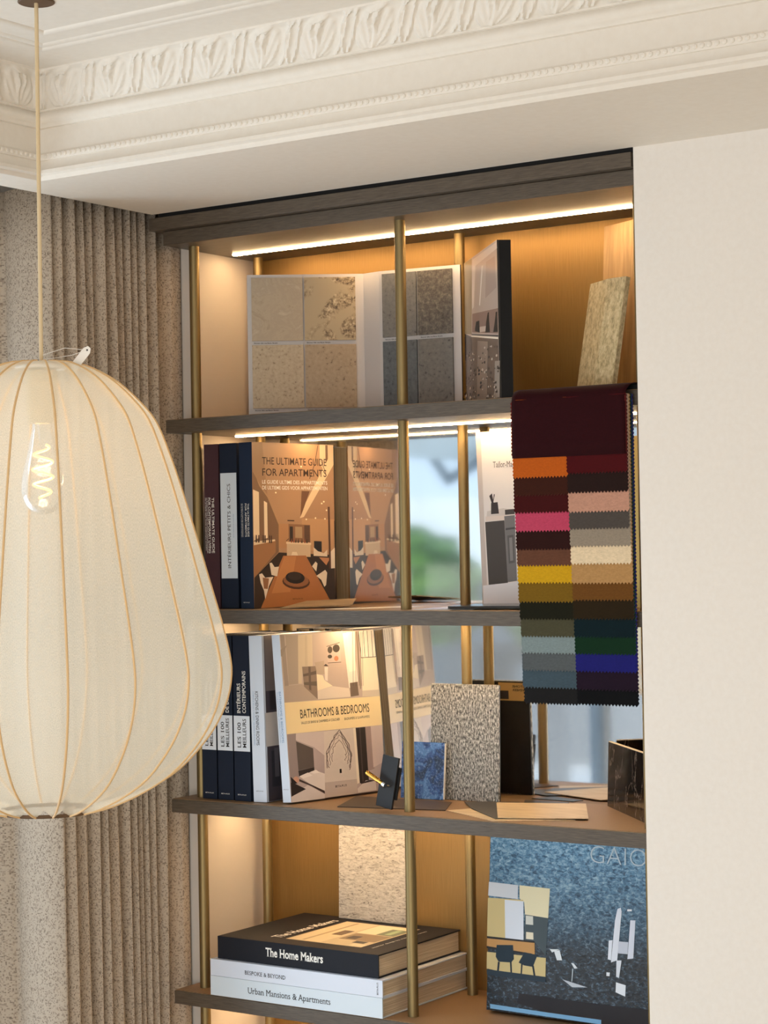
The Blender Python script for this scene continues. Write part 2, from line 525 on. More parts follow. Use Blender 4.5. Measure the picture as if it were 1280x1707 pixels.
# ------------------------------------------------------------------ room shell
b = MB(); b.box((-0.45, -4.6, -0.05), (4.6, 0.5, 0)); struct(b.build('floor', 'oak_floor'))
b = MB(); b.box((-0.45, -4.6, ZC), (4.6, 0.5, ZC + 0.05)); struct(b.build('ceiling', 'plaster'))
# wall with the niche: right of it, above it, below it, behind it
b = MB(); b.box((1.134, -0.022, 0), (4.4, 0.36, ZS)); struct(b.build('wall_back', 'wall_paint'))
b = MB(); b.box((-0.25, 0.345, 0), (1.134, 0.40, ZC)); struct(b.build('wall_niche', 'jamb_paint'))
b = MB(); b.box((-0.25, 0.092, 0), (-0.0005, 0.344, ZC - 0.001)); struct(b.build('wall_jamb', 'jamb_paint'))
b = MB(); b.box((4.4, -4.5, 0), (4.5, 0.36, ZC)); struct(b.build('wall_right', 'wall_paint'))
# window wall on the left
WY0, WY1, WZ0, WZ1 = -2.9, -0.42, 0.25, 2.25
b = MB()
b.box((-0.40, WY1, 0), (-0.25, 0.36, ZC)); b.box((-0.40, -4.5, 0), (-0.25, WY0, ZC))
b.box((-0.40, WY0, 0), (-0.25, WY1, WZ0)); b.box((-0.40, WY0, WZ1), (-0.25, WY1, ZC))
struct(b.build('wall_left', 'wall_paint'))
def window(name, frame_boxes, pane):
    b = MB()
    for q in frame_boxes:
        b.box(*q)
    fo = struct(b.build(name, 'steel_grey'))
    b = MB(); b.face(pane); p = b.build('pane', 'window_glass', fo)
fb = [((-0.36, WY0, WZ0), (-0.31, WY1, WZ0 + 0.05)), ((-0.36, WY0, WZ1 - 0.05), (-0.31, WY1, WZ1)),
      ((-0.36, WY0, WZ0), (-0.31, WY0 + 0.05, WZ1)), ((-0.36, WY1 - 0.05, WZ0), (-0.31, WY1, WZ1)),
      ((-0.36, -1.93, WZ0), (-0.31, -1.88, WZ1))]
window('window_1', fb, [(-0.335, WY0, WZ0), (-0.335, WY1, WZ0), (-0.335, WY1, WZ1), (-0.335, WY0, WZ1)])
# shop front wall behind the camera
b = MB()
b.box((-0.40, -4.6, 0), (0.4, -4.5, ZC)); b.box((3.8, -4.6, 0), (4.5, -4.5, ZC)); b.box((0.4, -4.6, 0), (3.8, -4.5, 0.2)); b.box((0.4, -4.6, 2.42), (3.8, -4.5, ZC))
struct(b.build('wall_front', 'wall_paint'))
fb = [((0.4, -4.58, 0.2), (3.8, -4.53, 0.25)), ((0.4, -4.58, 2.37), (3.8, -4.53, 2.42)), ((0.4, -4.58, 0.2), (0.45, -4.53, 2.42)), ((3.75, -4.58, 0.2), (3.8, -4.53, 2.42)), ((2.08, -4.58, 0.2), (2.13, -4.53, 2.42))]
window('window_2', fb, [(0.4, -4.555, 0.2), (3.8, -4.555, 0.2), (3.8, -4.555, 2.42), (0.4, -4.555, 2.42)])

# soffit that rings the room under the cornice: over the bookcase and over the curtain
XI, YI = 0.078, -0.452
b = MB()
b.box((-0.0096, -0.452, ZS), (4.4, -0.0232, ZS + 0.17))
b.box((-0.0096, -4.5, ZS), (XI, -0.452, ZS + 0.17))
b.box((1.134, -0.0232, ZS), (4.4, 0.3, ZS + 0.17))
struct(b.build('trim_1', 'plaster'))

# cornice: one moulded profile mitred round the inner corner; s = projection into the room, z = height
prof = [(0.0, 2.3188), (0.004, 2.3188), (0.008, 2.3225), (0.010, 2.3262), (0.018, 2.3295), (0.0185, 2.336), (0.013, 2.343),
        (0.012, 2.3545), (0.015, 2.3548), (0.0165, 2.3575), (0.0165, 2.3665), (0.013, 2.3695), (0.012, 2.372), (0.012, 2.4155), (0.020, 2.4160), (0.0215, 2.4185),
        (0.028, 2.4215), (0.033, 2.4255), (0.035, 2.431), (0.034, 2.437), (0.030, 2.4425), (0.036, 2.4435), (0.0362, 2.4465)]
leaf = [(0.0362, 2.4465), (0.046, 2.4520), (0.056, 2.4600), (0.064, 2.4700), (0.071, 2.4800), (0.079, 2.4890), (0.089, 2.4960), (0.101, 2.4995)]
def arc_profile(pr, n):
    d = [0]
    for a, c in zip(pr, pr[1:]):
        d.append(d[-1] + math.hypot(c[0] - a[0], c[1] - a[1]))
    out = []
    for k in range(n + 1):
        t = d[-1] * k / n
        i = max(j for j in range(len(d) - 1) if d[j] <= t + 1e-9)
        q = (t - d[i]) / (d[i + 1] - d[i])
        p = (pr[i][0] + (pr[i + 1][0] - pr[i][0]) * q, pr[i][1] + (pr[i + 1][1] - pr[i][1]) * q)
        tx, tz = pr[i + 1][0] - pr[i][0], pr[i + 1][1] - pr[i][1]
        l = math.hypot(tx, tz)
        out.append((p[0], p[1], tz / l, -tx / l, k / n))    # s, z, outward normal (towards the room, downward), v
    return out
def leaf_height(a, v):
    """acanthus relief: a in [0,1) along one motif, v 0 (bottom) .. 1 (top)"""
    x = (a - 0.5) * 2
    edge = max(0.0, min(1, v / 0.06)) * max(0.0, min(1, (1 - v) / 0.05))
    # broad cupped leaf with ribs fanning out of its foot
    lob = 0.035 * math.cos(math.atan2(v + 0.15, x) * 13)
    e = 1 - math.hypot(x / (0.66 + lob), (v - 0.48) / (0.56 + lob))
    body = max(0.0, min(1.0, e / 0.16))
    dome = 0.55 * body * (0.75 + 0.25 * max(0, e))
    ribs = 0.16 * math.cos(math.atan2(v + 0.12, x) * 17) * body * min(1, math.hypot(x, v) / 0.5)
    mid = 0.30 * math.exp(-((x - 0.10 * math.sin(v * 5)) / 0.06) ** 2) * body
    # curled tip near the top of the leaf
    rr = math.hypot(x + 0.10, (v - 0.72) * 0.8)
    curl = 0.55 * math.exp(-((rr - 0.17) / 0.06) ** 2) + 0.25 * math.exp(-(rr / 0.07) ** 2)
    # scroll stems that sweep between two leaves
    xs_ = x if x > 0 else x + 2
    st = 0.0
    for c0, k in ((0.80, 0.20), (1.02, -0.16), (1.20, 0.10)):
        st = max(st, 0.55 * math.exp(-((xs_ - c0 - k * math.sin(v * PI * 1.1 - 0.4)) / 0.055) ** 2))
    fill = 0.20 * math.exp(-((xs_ - 1.0) / 0.25) ** 2)
    return (max(dome + ribs + mid + curl * body, st * (1 - 0.7 * body) + fill)) * edge
def cornice(name, length, place):
    b = MB()
    # plain moulding: split into runs so that hard edges stay crisp
    def run(pr, smooth=True):
        b.grid([[place(s, 0, z, s) for s, z in pr], [place(s, length, z, s) for s, z in pr]])
    run(prof)
    # bead row on the small fillet
    k = 0
    t = 0.03
    while t < min(length, 2.2):
        rows = []
        for i in range(5):
            th = PI * i / 4
            rows.append([place(0.0155 + 0.0042 * math.sin(th) * math.cos(ph), t + 0.0048 * math.cos(th), 2.3620 + 0.0052 * math.sin(th) * math.sin(ph), 0) for ph in [2 * PI * j / 8 for j in range(8)]])
        b.grid(rows, closed=True)
        t += 0.0125
    # carved band
    per = 0.118
    nu, nv = 40, 30
    ap = arc_profile(leaf, nv)
    reps = int(min(length, 2.3) / per)
    cols = []
    for u in range(reps * nu + 1):
        d = u / nu * per
        a = (u % nu) / nu
        col = []
        for s, z, ns, nz, v in ap:
            h = leaf_height(a, v) * 0.0085
            col.append(place(s + ns * h, max(d, 0), z + nz * h, s))
        cols.append(col)
    b.grid(cols)
    # plain run beyond the carved part and the ceiling border mouldings
    b.grid([[place(s, reps * per, z, s) for s, z in leaf], [place(s, length, z, s) for s, z in leaf]])
    run([(0.101, 2.4995), (0.102, ZC)])
    for s0, h in ((0.205, 0.005), (0.222, 0.003), (0.285, 0.005)):
        run([(s0, ZC), (s0 + 0.002, ZC - h), (s0 + 0.008, ZC - h * 1.1), (s0 + 0.014, ZC - h * 0.5), (s0 + 0.016, ZC)])
    o = struct(b.build(name, 'plaster', smooth=True))
    return o
def place_back(s, d, z, ms):
    return (XI + ms + d if d else XI + ms, YI - s, z)
def place_left(s, d, z, ms):
    return (XI + s, YI - ms - d if d else YI - ms, z)
def shade_by_angle(o):
    for p in o.data.polygons:
        p.use_smooth = True
    o.data.set_sharp_from_angle(angle=math.radians(38))
    return o
shade_by_angle(cornice('trim_2', 4.2, place_back))
shade_by_angle(cornice('trim_3', 3.9, place_left))

# ------------------------------------------------------------------ curtain
E_TOP = [-0.300, -0.262, -0.232, -0.204, -0.176, -0.141, -0.108, -0.083, -0.062, -0.040, -0.012, 0.030, 0.088]
E_BOT = [-0.275, -0.240, -0.190, -0.162, -0.142, -0.090, -0.070, -0.050, -0.035, -0.018, 0.006, 0.040, 0.089]
XCUR = -0.039
b = MB()
nz = 16
rows = []
for k in range(nz + 1):
    z = 0.02 + (2.345 - 0.02) * k / nz
    t = k / nz
    row = []
    yf = E_BOT[0] + (E_TOP[0] - E_BOT[0]) * t
    # leading panel returns towards the window, with one shallow crease
    xe = -0.205 - 0.035 * t
    xc = -0.162 + 0.0 * t
    for j in range(10):
        q = j / 10
        row.append((xe + (xc - xe) * q, yf - 0.010 - 0.012 * math.sin(PI * q) ** 0.7 - 0.07 * t * (1 - q), z))
    for j in range(26):
        q = j / 26
        row.append((xc + (-0.030 - xc) * (1 - (1 - q) ** 1.25), yf - 0.010 - 0.022 * math.sin(PI * min(1, q * 0.93 + 0.0)) ** 0.75 + 0.012 * q, z))
    for i in range(len(E_TOP) - 1):
        y0 = E_BOT[i] + (E_TOP[i] - E_BOT[i]) * t; y1 = E_BOT[i + 1] + (E_TOP[i + 1] - E_BOT[i + 1]) * t
        wd = y1 - y0
        amp = min(0.0325, 0.016 + wd * 0.6) * (1 + 0.08 * math.sin(i * 2.3 + z * 2.0))
        n = 14
        for j in range(n):
            q = j / n
            h = math.sin(PI * (q if i < len(E_TOP) - 2 else q * 0.55)) ** 0.5
            yy = y0 + wd * (q + 0.10 * math.sin(2 * PI * q))
            row.append((XCUR - 0.022 + amp * h + 0.002 * math.sin(z * 3 + i * 1.7), yy, z))
    row.append((XCUR - 0.022 + 0.034, E_BOT[-1] + (E_TOP[-1] - E_BOT[-1]) * t, z))
    rows.append(row)
acc = [0]
for a, c in zip(rows[0], rows[0][1:]):
    acc.append(acc[-1] + math.dist(a, c))
b.grid(rows, uvf=lambda a, q: (acc[min(q, len(acc) - 1)], 2.3 * a / nz))
o = b.build('curtain', 'linen_weave', smooth=True)
sf = o.modifiers.new('s', 'SOLIDIFY'); sf.thickness = 0.002; sf.offset = -1
tag(o, 'heavy beige linen curtain hanging in narrow folds from soffit to floor beside the bookcase', 'curtain')

# ------------------------------------------------------------------ bookcase
bc = thing('bookcase', 'built-in dark oak bookcase with brass poles, mirrored backs and warm light strips', 'bookcase')
for zt in (Z1, Z2, Z3, Z4, Z4 - 0.405):
    b = MB(); b.box((0.0, 0.0, zt - TH), (XW, 0.335, zt - 0.0012))
    sh = b.build('shelf', 'stained_oak', bc, bevel=0.0008)
    b = MB(); b.box((0.001, 0.0035, zt - 0.0012), (XW - 0.001, 0.335, zt))
    b.build('shelf_surface', 'shelf_top', sh)
b = MB(); b.box((0.0, 0.0, ZH), (XW, 0.335, ZH + 0.0295)); b.build('head_board', 'stained_oak', bc, bevel=0.0008)
b = MB(); b.box((-0.022, -0.020, ZH + 0.0305), (XW, 0.335, ZH + 0.0575)); b.build('head_board', 'stained_oak', bc, bevel=0.0008)
b = MB(); b.box((0.0, -0.012, ZH + 0.0575), (XW, 0.335, ZH + 0.075)); b.build('shadow_gap', 'black_gap', bc)
b = MB(); b.box((XW, -0.004, 0), (XW + 0.0055, 0.335, ZS - 0.002)); b.build('side_panel', 'stained_oak', bc)
for za, zb, mt, nm in ((Z1, ZH, 'brushed_bronze', 'back_panel'), (Z2, Z1 - TH, 'mirror', 'mirror_panel'), (Z3, Z2 - TH, 'mirror', 'mirror_panel'),
                       (Z4, Z3 - TH, 'brushed_bronze', 'back_panel'), (Z4 - 0.405, Z4 - TH, 'brushed_bronze', 'back_panel')):
    b = MB(); b.box((0.0, YB, za + 0.0002), (XW, YB + 0.008, zb - 0.0002)); b.build(nm, mt, bc)
for x in (0.0413, 0.5732, 1.105):
    for y in (0.0525, 0.276):
        b = MB(); b.tube([(x, y, 0.0), (x, y, ZH)], 0.011, 28)
        p = b.build('pole', 'satin_brass', bc, smooth=True)
        shade_by_angle(p)
for zu in (ZH, Z1 - TH, Z2 - TH, Z3 - TH, Z4 - TH):
    b = MB(); b.box((0.034, 0.194, zu - 0.0030), (XW - 0.002, 0.204, zu - 0.0002)); ls = b.build('light_strip', 'led', bc)
    b = MB(); b.box((0.034, 0.2045, zu - 0.0012), (XW - 0.002, 0.207, zu - 0.0002)); b.build('strip_channel', 'black_metal', ls)

# ------------------------------------------------------------------ books
def book(name, label, mx, w, h, d, board, spine=None, mt='book_cloth', group=None, overhang=0.003, bt=0.003, front=None):
    """local frame: spine in the plane y=0 facing -y, x 0..w thickness, z 0..h height, y 0..d depth"""
    t = thing(name, label, 'book', mx=mx, group=group)
    b = MB()
    sp = spine or board
    b.box((0, 0, 0), (bt, d, h), board); b.box((w - bt, 0, 0), (w, d, h), front or board)
    b.box((0, -0.0006, 0), (w, 0.0022, h), sp)
    b.build('cover', mt, t, bevel=0.0006)
    b = MB(); b.box((bt, 0.0022, overhang), (w - bt, d - overhang, h - overhang)); b.build('page_block', 'pages', t)
    return t
def T(x, y, z, rz=0, lean=0):
    return Matrix.Translation((x, y, z + 0.0006)) @ Matrix.Rotation(rz, 4, 'Z') @ Matrix.Rotation(lean, 4, 'Y')
def spine_frame():      # across the spine: x right, z up
    return frame((0, -0.0007, 0), (1, 0, 0), (0, 0, 1), (0, -1, 0))
def spine_up():         # text reads bottom to top
    return frame((0, -0.0007, 0), (0, 0, 1), (-1, 0, 0), (0, -1, 0))
def spine_down():       # text reads top to bottom
    return frame((0, -0.0007, 0), (0, 0, -1), (1, 0, 0), (0, -1, 0))
def cover_frame(w):     # front cover (x = w) : u runs from spine to fore edge
    return frame((w + 0.0001, 0, 0), (0, 1, 0), (0, 0, 1), (1, 0, 0))

SG = 'books standing on the second shelf'
# maroon spine
bk = book('book', 'maroon hardback with white sideways title, first book on the second shelf beside the brass pole', T(0.0625, 0.050, Z2, 0.02), 0.0385, 0.350, 0.25, (74, 48, 54), group=SG)
lettering('title_lettering', 'THE ULTIMATE GUIDE\nFOR CONTEMPORARY LIVING', bk, spine_down(), -0.236, 0.0195, 0.118, 0.0065, 'ink_white', bold=0.01)
lettering('subtitle_lettering', 'LE GUIDE ULTIME DES MAISONS CONTEMPORAINES\nDE ULTIEME GIDS VOOR EIGENTIJDS WONEN', bk, spine_down(), -0.236, 0.0055, [0.118, 0.112], 0.0025, 'ink_white')
# navy with white label
bk = book('book', 'navy hardback with a long white title label on its spine', T(0.1065, 0.048, Z2, 0.01), 0.0455, 0.350, 0.25, (24, 34, 52), group=SG)
lab = picture('spine_label', bk, spine_frame(), [((218, 228, 238), rect(0.0015, 0.064, 0.0445, 0.287))])
lettering('title_lettering', 'INTÉRIEURS PETITS & CHICS', bk, spine_up(), 0.086, -0.0275, 0.178, 0.0085, 'ink_black')
lettering('subtitle_lettering', 'PETITS ESPACES DE CARACTÈRE', bk, spine_up(), 0.150, -0.0365, 0.05, 0.0022, 'ink_blue')
# navy with room picture on the cover
AW, AH = 0.250, 0.350
bk = book('book', 'navy-spined hardback whose cover shows a dining table in a tall room', T(0.1575, 0.050, Z2, -0.13), 0.0385, AH, AW, (32, 46, 68), group=SG, front=(170, 130, 92))
lettering('title_lettering', 'THE ULTIMATE GUIDE\nFOR APARTMENTS', bk, spine_down(), -0.221, 0.0235, [0.070, 0.070], 0.0050, 'ink_white', bold=0.01)
lettering('subtitle_lettering', 'LE GUIDE ULTIME DES APPARTEMENTS\nDE ULTIEME GIDS VOOR APPARTEMENTEN', bk, spine_down(), -0.221, 0.0080, [0.070, 0.070], 0.0022, 'ink_white')
lettering('publisher_lettering', 'BETA-PLUS', bk, spine_frame(), 0.008, 0.012, 0.018, 0.0022, 'ink_white')
cf = cover_frame(0.0385)
q = quadmap((25, 92), (710, 102), (705, 1385), (45, 1452), AW, AH)
def Q(*p):
    return [q(x, y) for x, y in p]
wall, wall2, wood = (176, 138, 104), (150, 114, 84), (172, 112, 66)
pol = [(wall, Q((25, 92), (710, 102), (705, 1385), (45, 1452))),
       ((128, 96, 70), Q((30, 300), (85, 450), (150, 540), (240, 760), (240, 980), (45, 1200))),
       ((160, 124, 92), Q((30, 95), (110, 95), (150, 520), (85, 430), (30, 330))),
       ((238, 214, 180), Q((35, 480), (82, 500), (86, 870), (40, 900))), ((240, 218, 186), Q((122, 570), (148, 585), (152, 870), (125, 880))),
       ((158, 112, 74), Q((40, 915), (215, 885), (215, 985), (45, 1200))), ((228, 206, 172), Q((40, 905), (210, 880), (212, 893), (42, 935))),
       ((226, 200, 164), Q((590, 100), (708, 102), (708, 230), (640, 340), (590, 250))), ((120, 88, 62), Q((640, 104), (660, 104), (660, 250), (640, 260))),
       ((170, 132, 100), Q((430, 700), (709, 240), (706, 700))), ((230, 204, 166), Q((415, 700), (440, 620), (709, 130), (709, 260), (448, 690))),
       ((112, 74, 48), Q((432, 480), (500, 480), (440, 640), (420, 690))),
       ((190, 148, 108), Q((430, 700), (706, 700), (705, 960), (430, 960))), ((180, 134, 94), Q((240, 750), (320, 750), (320, 945), (240, 950))),
       ((140, 100, 70), Q((320, 750), (500, 752), (500, 905), (320, 905))), ((42, 30, 26), Q((330, 770), (356, 770), (356, 890), (330, 890))), ((92, 66, 50), Q((450, 756), (495, 756), (495, 890), (450, 890))),
       ((176, 148, 112), Q((375, 770), (432, 770), (432, 860), (375, 860))),
       ((46, 32, 24), Q((45, 1200), (240, 985), (700, 985), (706, 1385), (45, 1452))),
       ((206, 182, 152), Q((305, 905), (500, 905), (500, 1010), (305, 1010))), ((226, 204, 172), Q((300, 895), (505, 895), (505, 912), (300, 912))),
       ((30, 24, 24), Q((530, 880), (594, 880), (594, 965), (530, 965))), ((224, 208, 186), Q((525, 930), (560, 960), (610, 975), (640, 945), (640, 1000), (525, 1000))),
       ((236, 222, 202), Q((668, 960), (704, 925), (704, 1090), (668, 1095))), ((190, 132, 92), Q((570, 1010), (665, 1010), (630, 1070))),
       ((84, 52, 36), Q((651, 600), (668, 600), (670, 1095), (654, 1095))), ((70, 46, 34), Q((312, 718), (368, 718), (368, 728), (312, 728))),
       ((28, 24, 24), Q((704, 710), (710, 710), (706, 930), (704, 930))),
       (wood, Q((275, 1010), (460, 1000), (668, 1370), (95, 1446))), ((190, 130, 80), Q((285, 1015), (380, 1010), (330, 1300), (180, 1320))),
       ((234, 220, 200), Q((165, 1075), (182, 1070), (205, 1105), (240, 1100), (225, 1180), (180, 1170))), ((236, 222, 204), Q((82, 1170), (105, 1160), (130, 1195), (195, 1185), (160, 1260), (150, 1300), (130, 1370), (120, 1300), (95, 1240))),
       ((150, 104, 70), Q((110, 1195), (160, 1200), (150, 1285), (120, 1285))),
       ((236, 222, 202), Q((545, 1160), (620, 1108), (636, 1130), (625, 1230), (610, 1245), (585, 1190))), ((234, 220, 200), Q((510, 1085), (540, 1045), (556, 1060), (545, 1125))), ((230, 214, 190), Q((340, 1003), (350, 975), (385, 975), (395, 1003))),
       ((74, 44, 30), [q(x, y) for x, y in ell(378, 1216, 112, 60)]), ((146, 96, 62), [q(x, y) for x, y in ell(378, 1206, 104, 52)]), ((24, 18, 16), [q(x, y) for x, y in ell(370, 1184, 78, 48)]), ((52, 40, 34), [q(x, y) for x, y in ell(366, 1172, 56, 32)])]
for x, y in ((600, 575), (618, 560), (640, 628), (545, 695), (625, 698), (468, 708), (430, 283), (218, 500)):
    pol.append(((255, 240, 210), [q(a, c) for a, c in ell(x, y, 7, 7, 8)]))
for a in ((575, 110, 545, 260), (545, 260, 500, 380), (600, 230, 640, 330), (320, 870, 300, 890)):
    pol.append(((60, 40, 30), [q(x, y) for x, y in line(*a, 5)]))
for x in (345, 365, 380, 400, 430, 455, 472):
    pol.append(((150, 70, 40) if x % 2 else (40, 30, 26), Q((x - 8, 900), (x + 4, 900), (x, 862))))
for x in (60, 80, 115, 130, 165, 180):
    pol.append(((70, 46, 34), Q((x - 6, 912), (x + 6, 910), (x + 4, 850), (x - 4, 850))))
picture('cover_picture', bk, cf, pol)
x0, y0 = q(108, 272); x1, y1 = q(645, 276)
lettering('cover_title', 'THE ULTIMATE GUIDE\nFOR APARTMENTS', bk, frame((0.0389, 0, 0), (0, 1, 0), (0, 0, 1), (1, 0, 0)), x0, y0, x1 - x0, 0.0160, 'ink_brown', bold=0.005)
x0, y0 = q(108, 430); x1, y1 = q(650, 430)
lettering('cover_subtitle', 'LE GUIDE ULTIME DES APPARTEMENTS\nDE ULTIEME GIDS VOOR APPARTEMENTEN', bk, frame((0.0389, 0, 0), (0, 1, 0), (0, 0, 1), (1, 0, 0)), x0, y0, x1 - x0, 0.0080, 'ink_white', bold=0.008)
x0, y0 = q(350, 1362)
lettering('cover_imprint', 'BETA-PLUS', bk, frame((0.0389, 0, 0), (0, 1, 0), (0, 0, 1), (1, 0, 0)), x0, y0, 0.03, 0.003, 'ink_brown')

# white book half behind the fabric swatches
bk = book('book', 'white hardback with grey cabinet on its cover, half behind the hanging fabric swatches', T(0.648, 0.242, Z2, -PI / 2 + 0.03), 0.028, 0.356, 0.21, (206, 196, 188), mt='printed_paper', group=SG)
bk.matrix_world = Matrix.Translation((0.640, 0.262, Z2 + 0.0022)) @ Matrix.Rotation(-PI / 2 + 0.06, 4, 'Z') @ Matrix.Rotation(math.radians(3), 4, 'Y') @ Matrix.Translation((0, 0, 0))
# its front cover faces the room: local x = w side
cw = 0.028
cf = cover_frame(cw)
q = quadmap((90, 92), (510, 70), (520, 1625), (105, 1580), 0.112, 0.356)
pol = [((196, 186, 180), Q((88, 100), (130, 98), (140, 1580), (105, 1580))), ((226, 220, 216), Q((130, 98), (510, 70), (520, 1400), (145, 1400))),
       ((206, 198, 192), Q((165, 770), (305, 750), (400, 770), (400, 815), (160, 815))), ((220, 206, 196), Q((150, 815), (400, 812), (400, 850), (150, 858))),
       ((66, 60, 56), Q((145, 862), (310, 855), (322, 1402), (158, 1404))), ((116, 114, 114), Q((310, 820), (400, 815), (400, 1390), (322, 1395))),
       ((90, 88, 88), Q((330, 990), (385, 985), (388, 1230), (335, 1235))), ((130, 128, 128), Q((345, 1010), (372, 1008), (374, 1210), (348, 1212))), ((70, 68, 68), Q((318, 925), (400, 918), (400, 935), (318, 942))),
       ((48, 36, 32), Q((202, 700), (258, 695), (266, 795), (198, 797))), ((50, 34, 30), Q((188, 640), (212, 618), (224, 700), (206, 700))), ((50, 34, 30), Q((228, 625), (236, 628), (222, 690), (218, 690))),
       ((60, 52, 48), Q((318, 765), (400, 760), (400, 805), (318, 808))), ((226, 228, 234), Q((108, 1404), (520, 1396), (520, 1625), (108, 1580)))]
picture('cover_picture', bk, cf, pol)
x0, y0 = q(230, 395)
lettering('cover_title', 'Tailor-Made Kitchens', bk, frame((cw + 0.0004, 0, 0), (0, 1, 0), (0, 0, 1), (1, 0, 0)), x0, y0, 0.098, 0.0125, 'ink_grey', serif=True)

SG = 'books standing on the third shelf'
labels = ['black hardback with white spine band, half hidden by the lamp shade',
          'black hardback with a white spine band, in the middle of three alike',
          'black hardback with white spine band and large white title, touching the white book']
heads = [('LES 100\nMEILLEURES', 'MAISONS\nDE CAMPAGNE'), ('LES 100\nMEILLEURES', 'ADRESSES\nDE DÉCORATION'), ('LES 100\nMEILLEURS', 'INTÉRIEURS\nCONTEMPORAINS')]
for k, (x, wd) in enumerate(((0.062, 0.0385), (0.1045, 0.0405), (0.1485, 0.0425))):
    bk = book('book', labels[k], T(x, 0.030, Z3, 0.0), wd, 0.346, 0.24, (26, 34, 50), group=SG)
    picture('spine_band', bk, spine_frame(), [((226, 232, 240), rect(0, 0.104, wd, 0.178))])
    lettering('band_lettering', heads[k][0], bk, spine_up(), 0.112, -wd * 0.44, [0.052, 0.060], wd * 0.22, 'ink_black', serif=True, bold=0.01)
    lettering('title_lettering', heads[k][1], bk, spine_up(), 0.184, -wd * 0.44, [0.062, 0.088], wd * 0.22, 'ink_white', serif=True, bold=0.01)
    lettering('publisher_lettering', 'BETA-PLUS', bk, spine_frame(), wd * 0.2, 0.012, 0.022, 0.0024, 'ink_white')
bk = book('book', 'white upright hardback with black sideways title beside the black books', T(0.1985, 0.030, Z3, 0.0, math.radians(-1.2)), 0.0345, 0.346, 0.25, (218, 226, 238), mt='printed_paper', group=SG)
lettering('title_lettering', 'KITCHENS & DINING ROOMS', bk, spine_down(), -0.230, 0.0125, 0.112, 0.0085, 'ink_black')
lettering('subtitle_lettering', 'CUISINES & SALLES À MANGER · KEUKENS & EETKAMERS', bk, spine_down(), -0.230, 0.0065, 0.112, 0.0024, 'ink_blue')
lettering('publisher_lettering', 'BETA-PLUS', bk, spine_frame(), 0.008, 0.022, 0.018, 0.0020, 'ink_grey')
cf = cover_frame(0.0345)
picture('cover_picture', bk, cf, [((72, 66, 74), rect(0.006, 0.001, 0.25, 0.345)), ((214, 206, 200), rect(0.003, 0.115, 0.25, 0.185)), ((46, 42, 48), rect(0.02, 0.19, 0.20, 0.34)), ((120, 112, 114), rect(0.008, 0.23, 0.05, 0.345)), ((50, 48, 56), rect(0.02, 0.03, 0.22, 0.105)), ((96, 92, 100), rect(0.03, 0.05, 0.045, 0.11))])

# leaning white book with bedroom pictures
BW_, BH_ = 0.272, 0.346
bk = book('book', 'white leaning book with bedroom photographs and a cream title band on its cover', T(0.2720, 0.034, Z3 + 0.0021, -0.19, math.radians(-4.6)), 0.0245, BH_, BW_, (222, 230, 242), mt='printed_paper', group=SG, front=(200, 186, 172))
lettering('title_lettering', 'BATHROOMS & BEDROOMS', bk, spine_down(), -0.228, 0.0105, 0.105, 0.0065, 'ink_blue')
lettering('subtitle_lettering', 'SALLES DE BAINS & CHAMBRES · BADKAMERS & SLAAPKAMERS', bk, spine_down(), -0.228, 0.0050, 0.105, 0.0022, 'ink_blue')
lettering('publisher_lettering', 'BETA-PLUS', bk, spine_frame(), 0.005, 0.026, 0.015, 0.0018, 'ink_grey')
cf = cover_frame(0.0245)
q = quadmap((175, 160), (1020, 118), (1140, 1478), (300, 1590), BW_, BH_)
wl = (188, 172, 164)
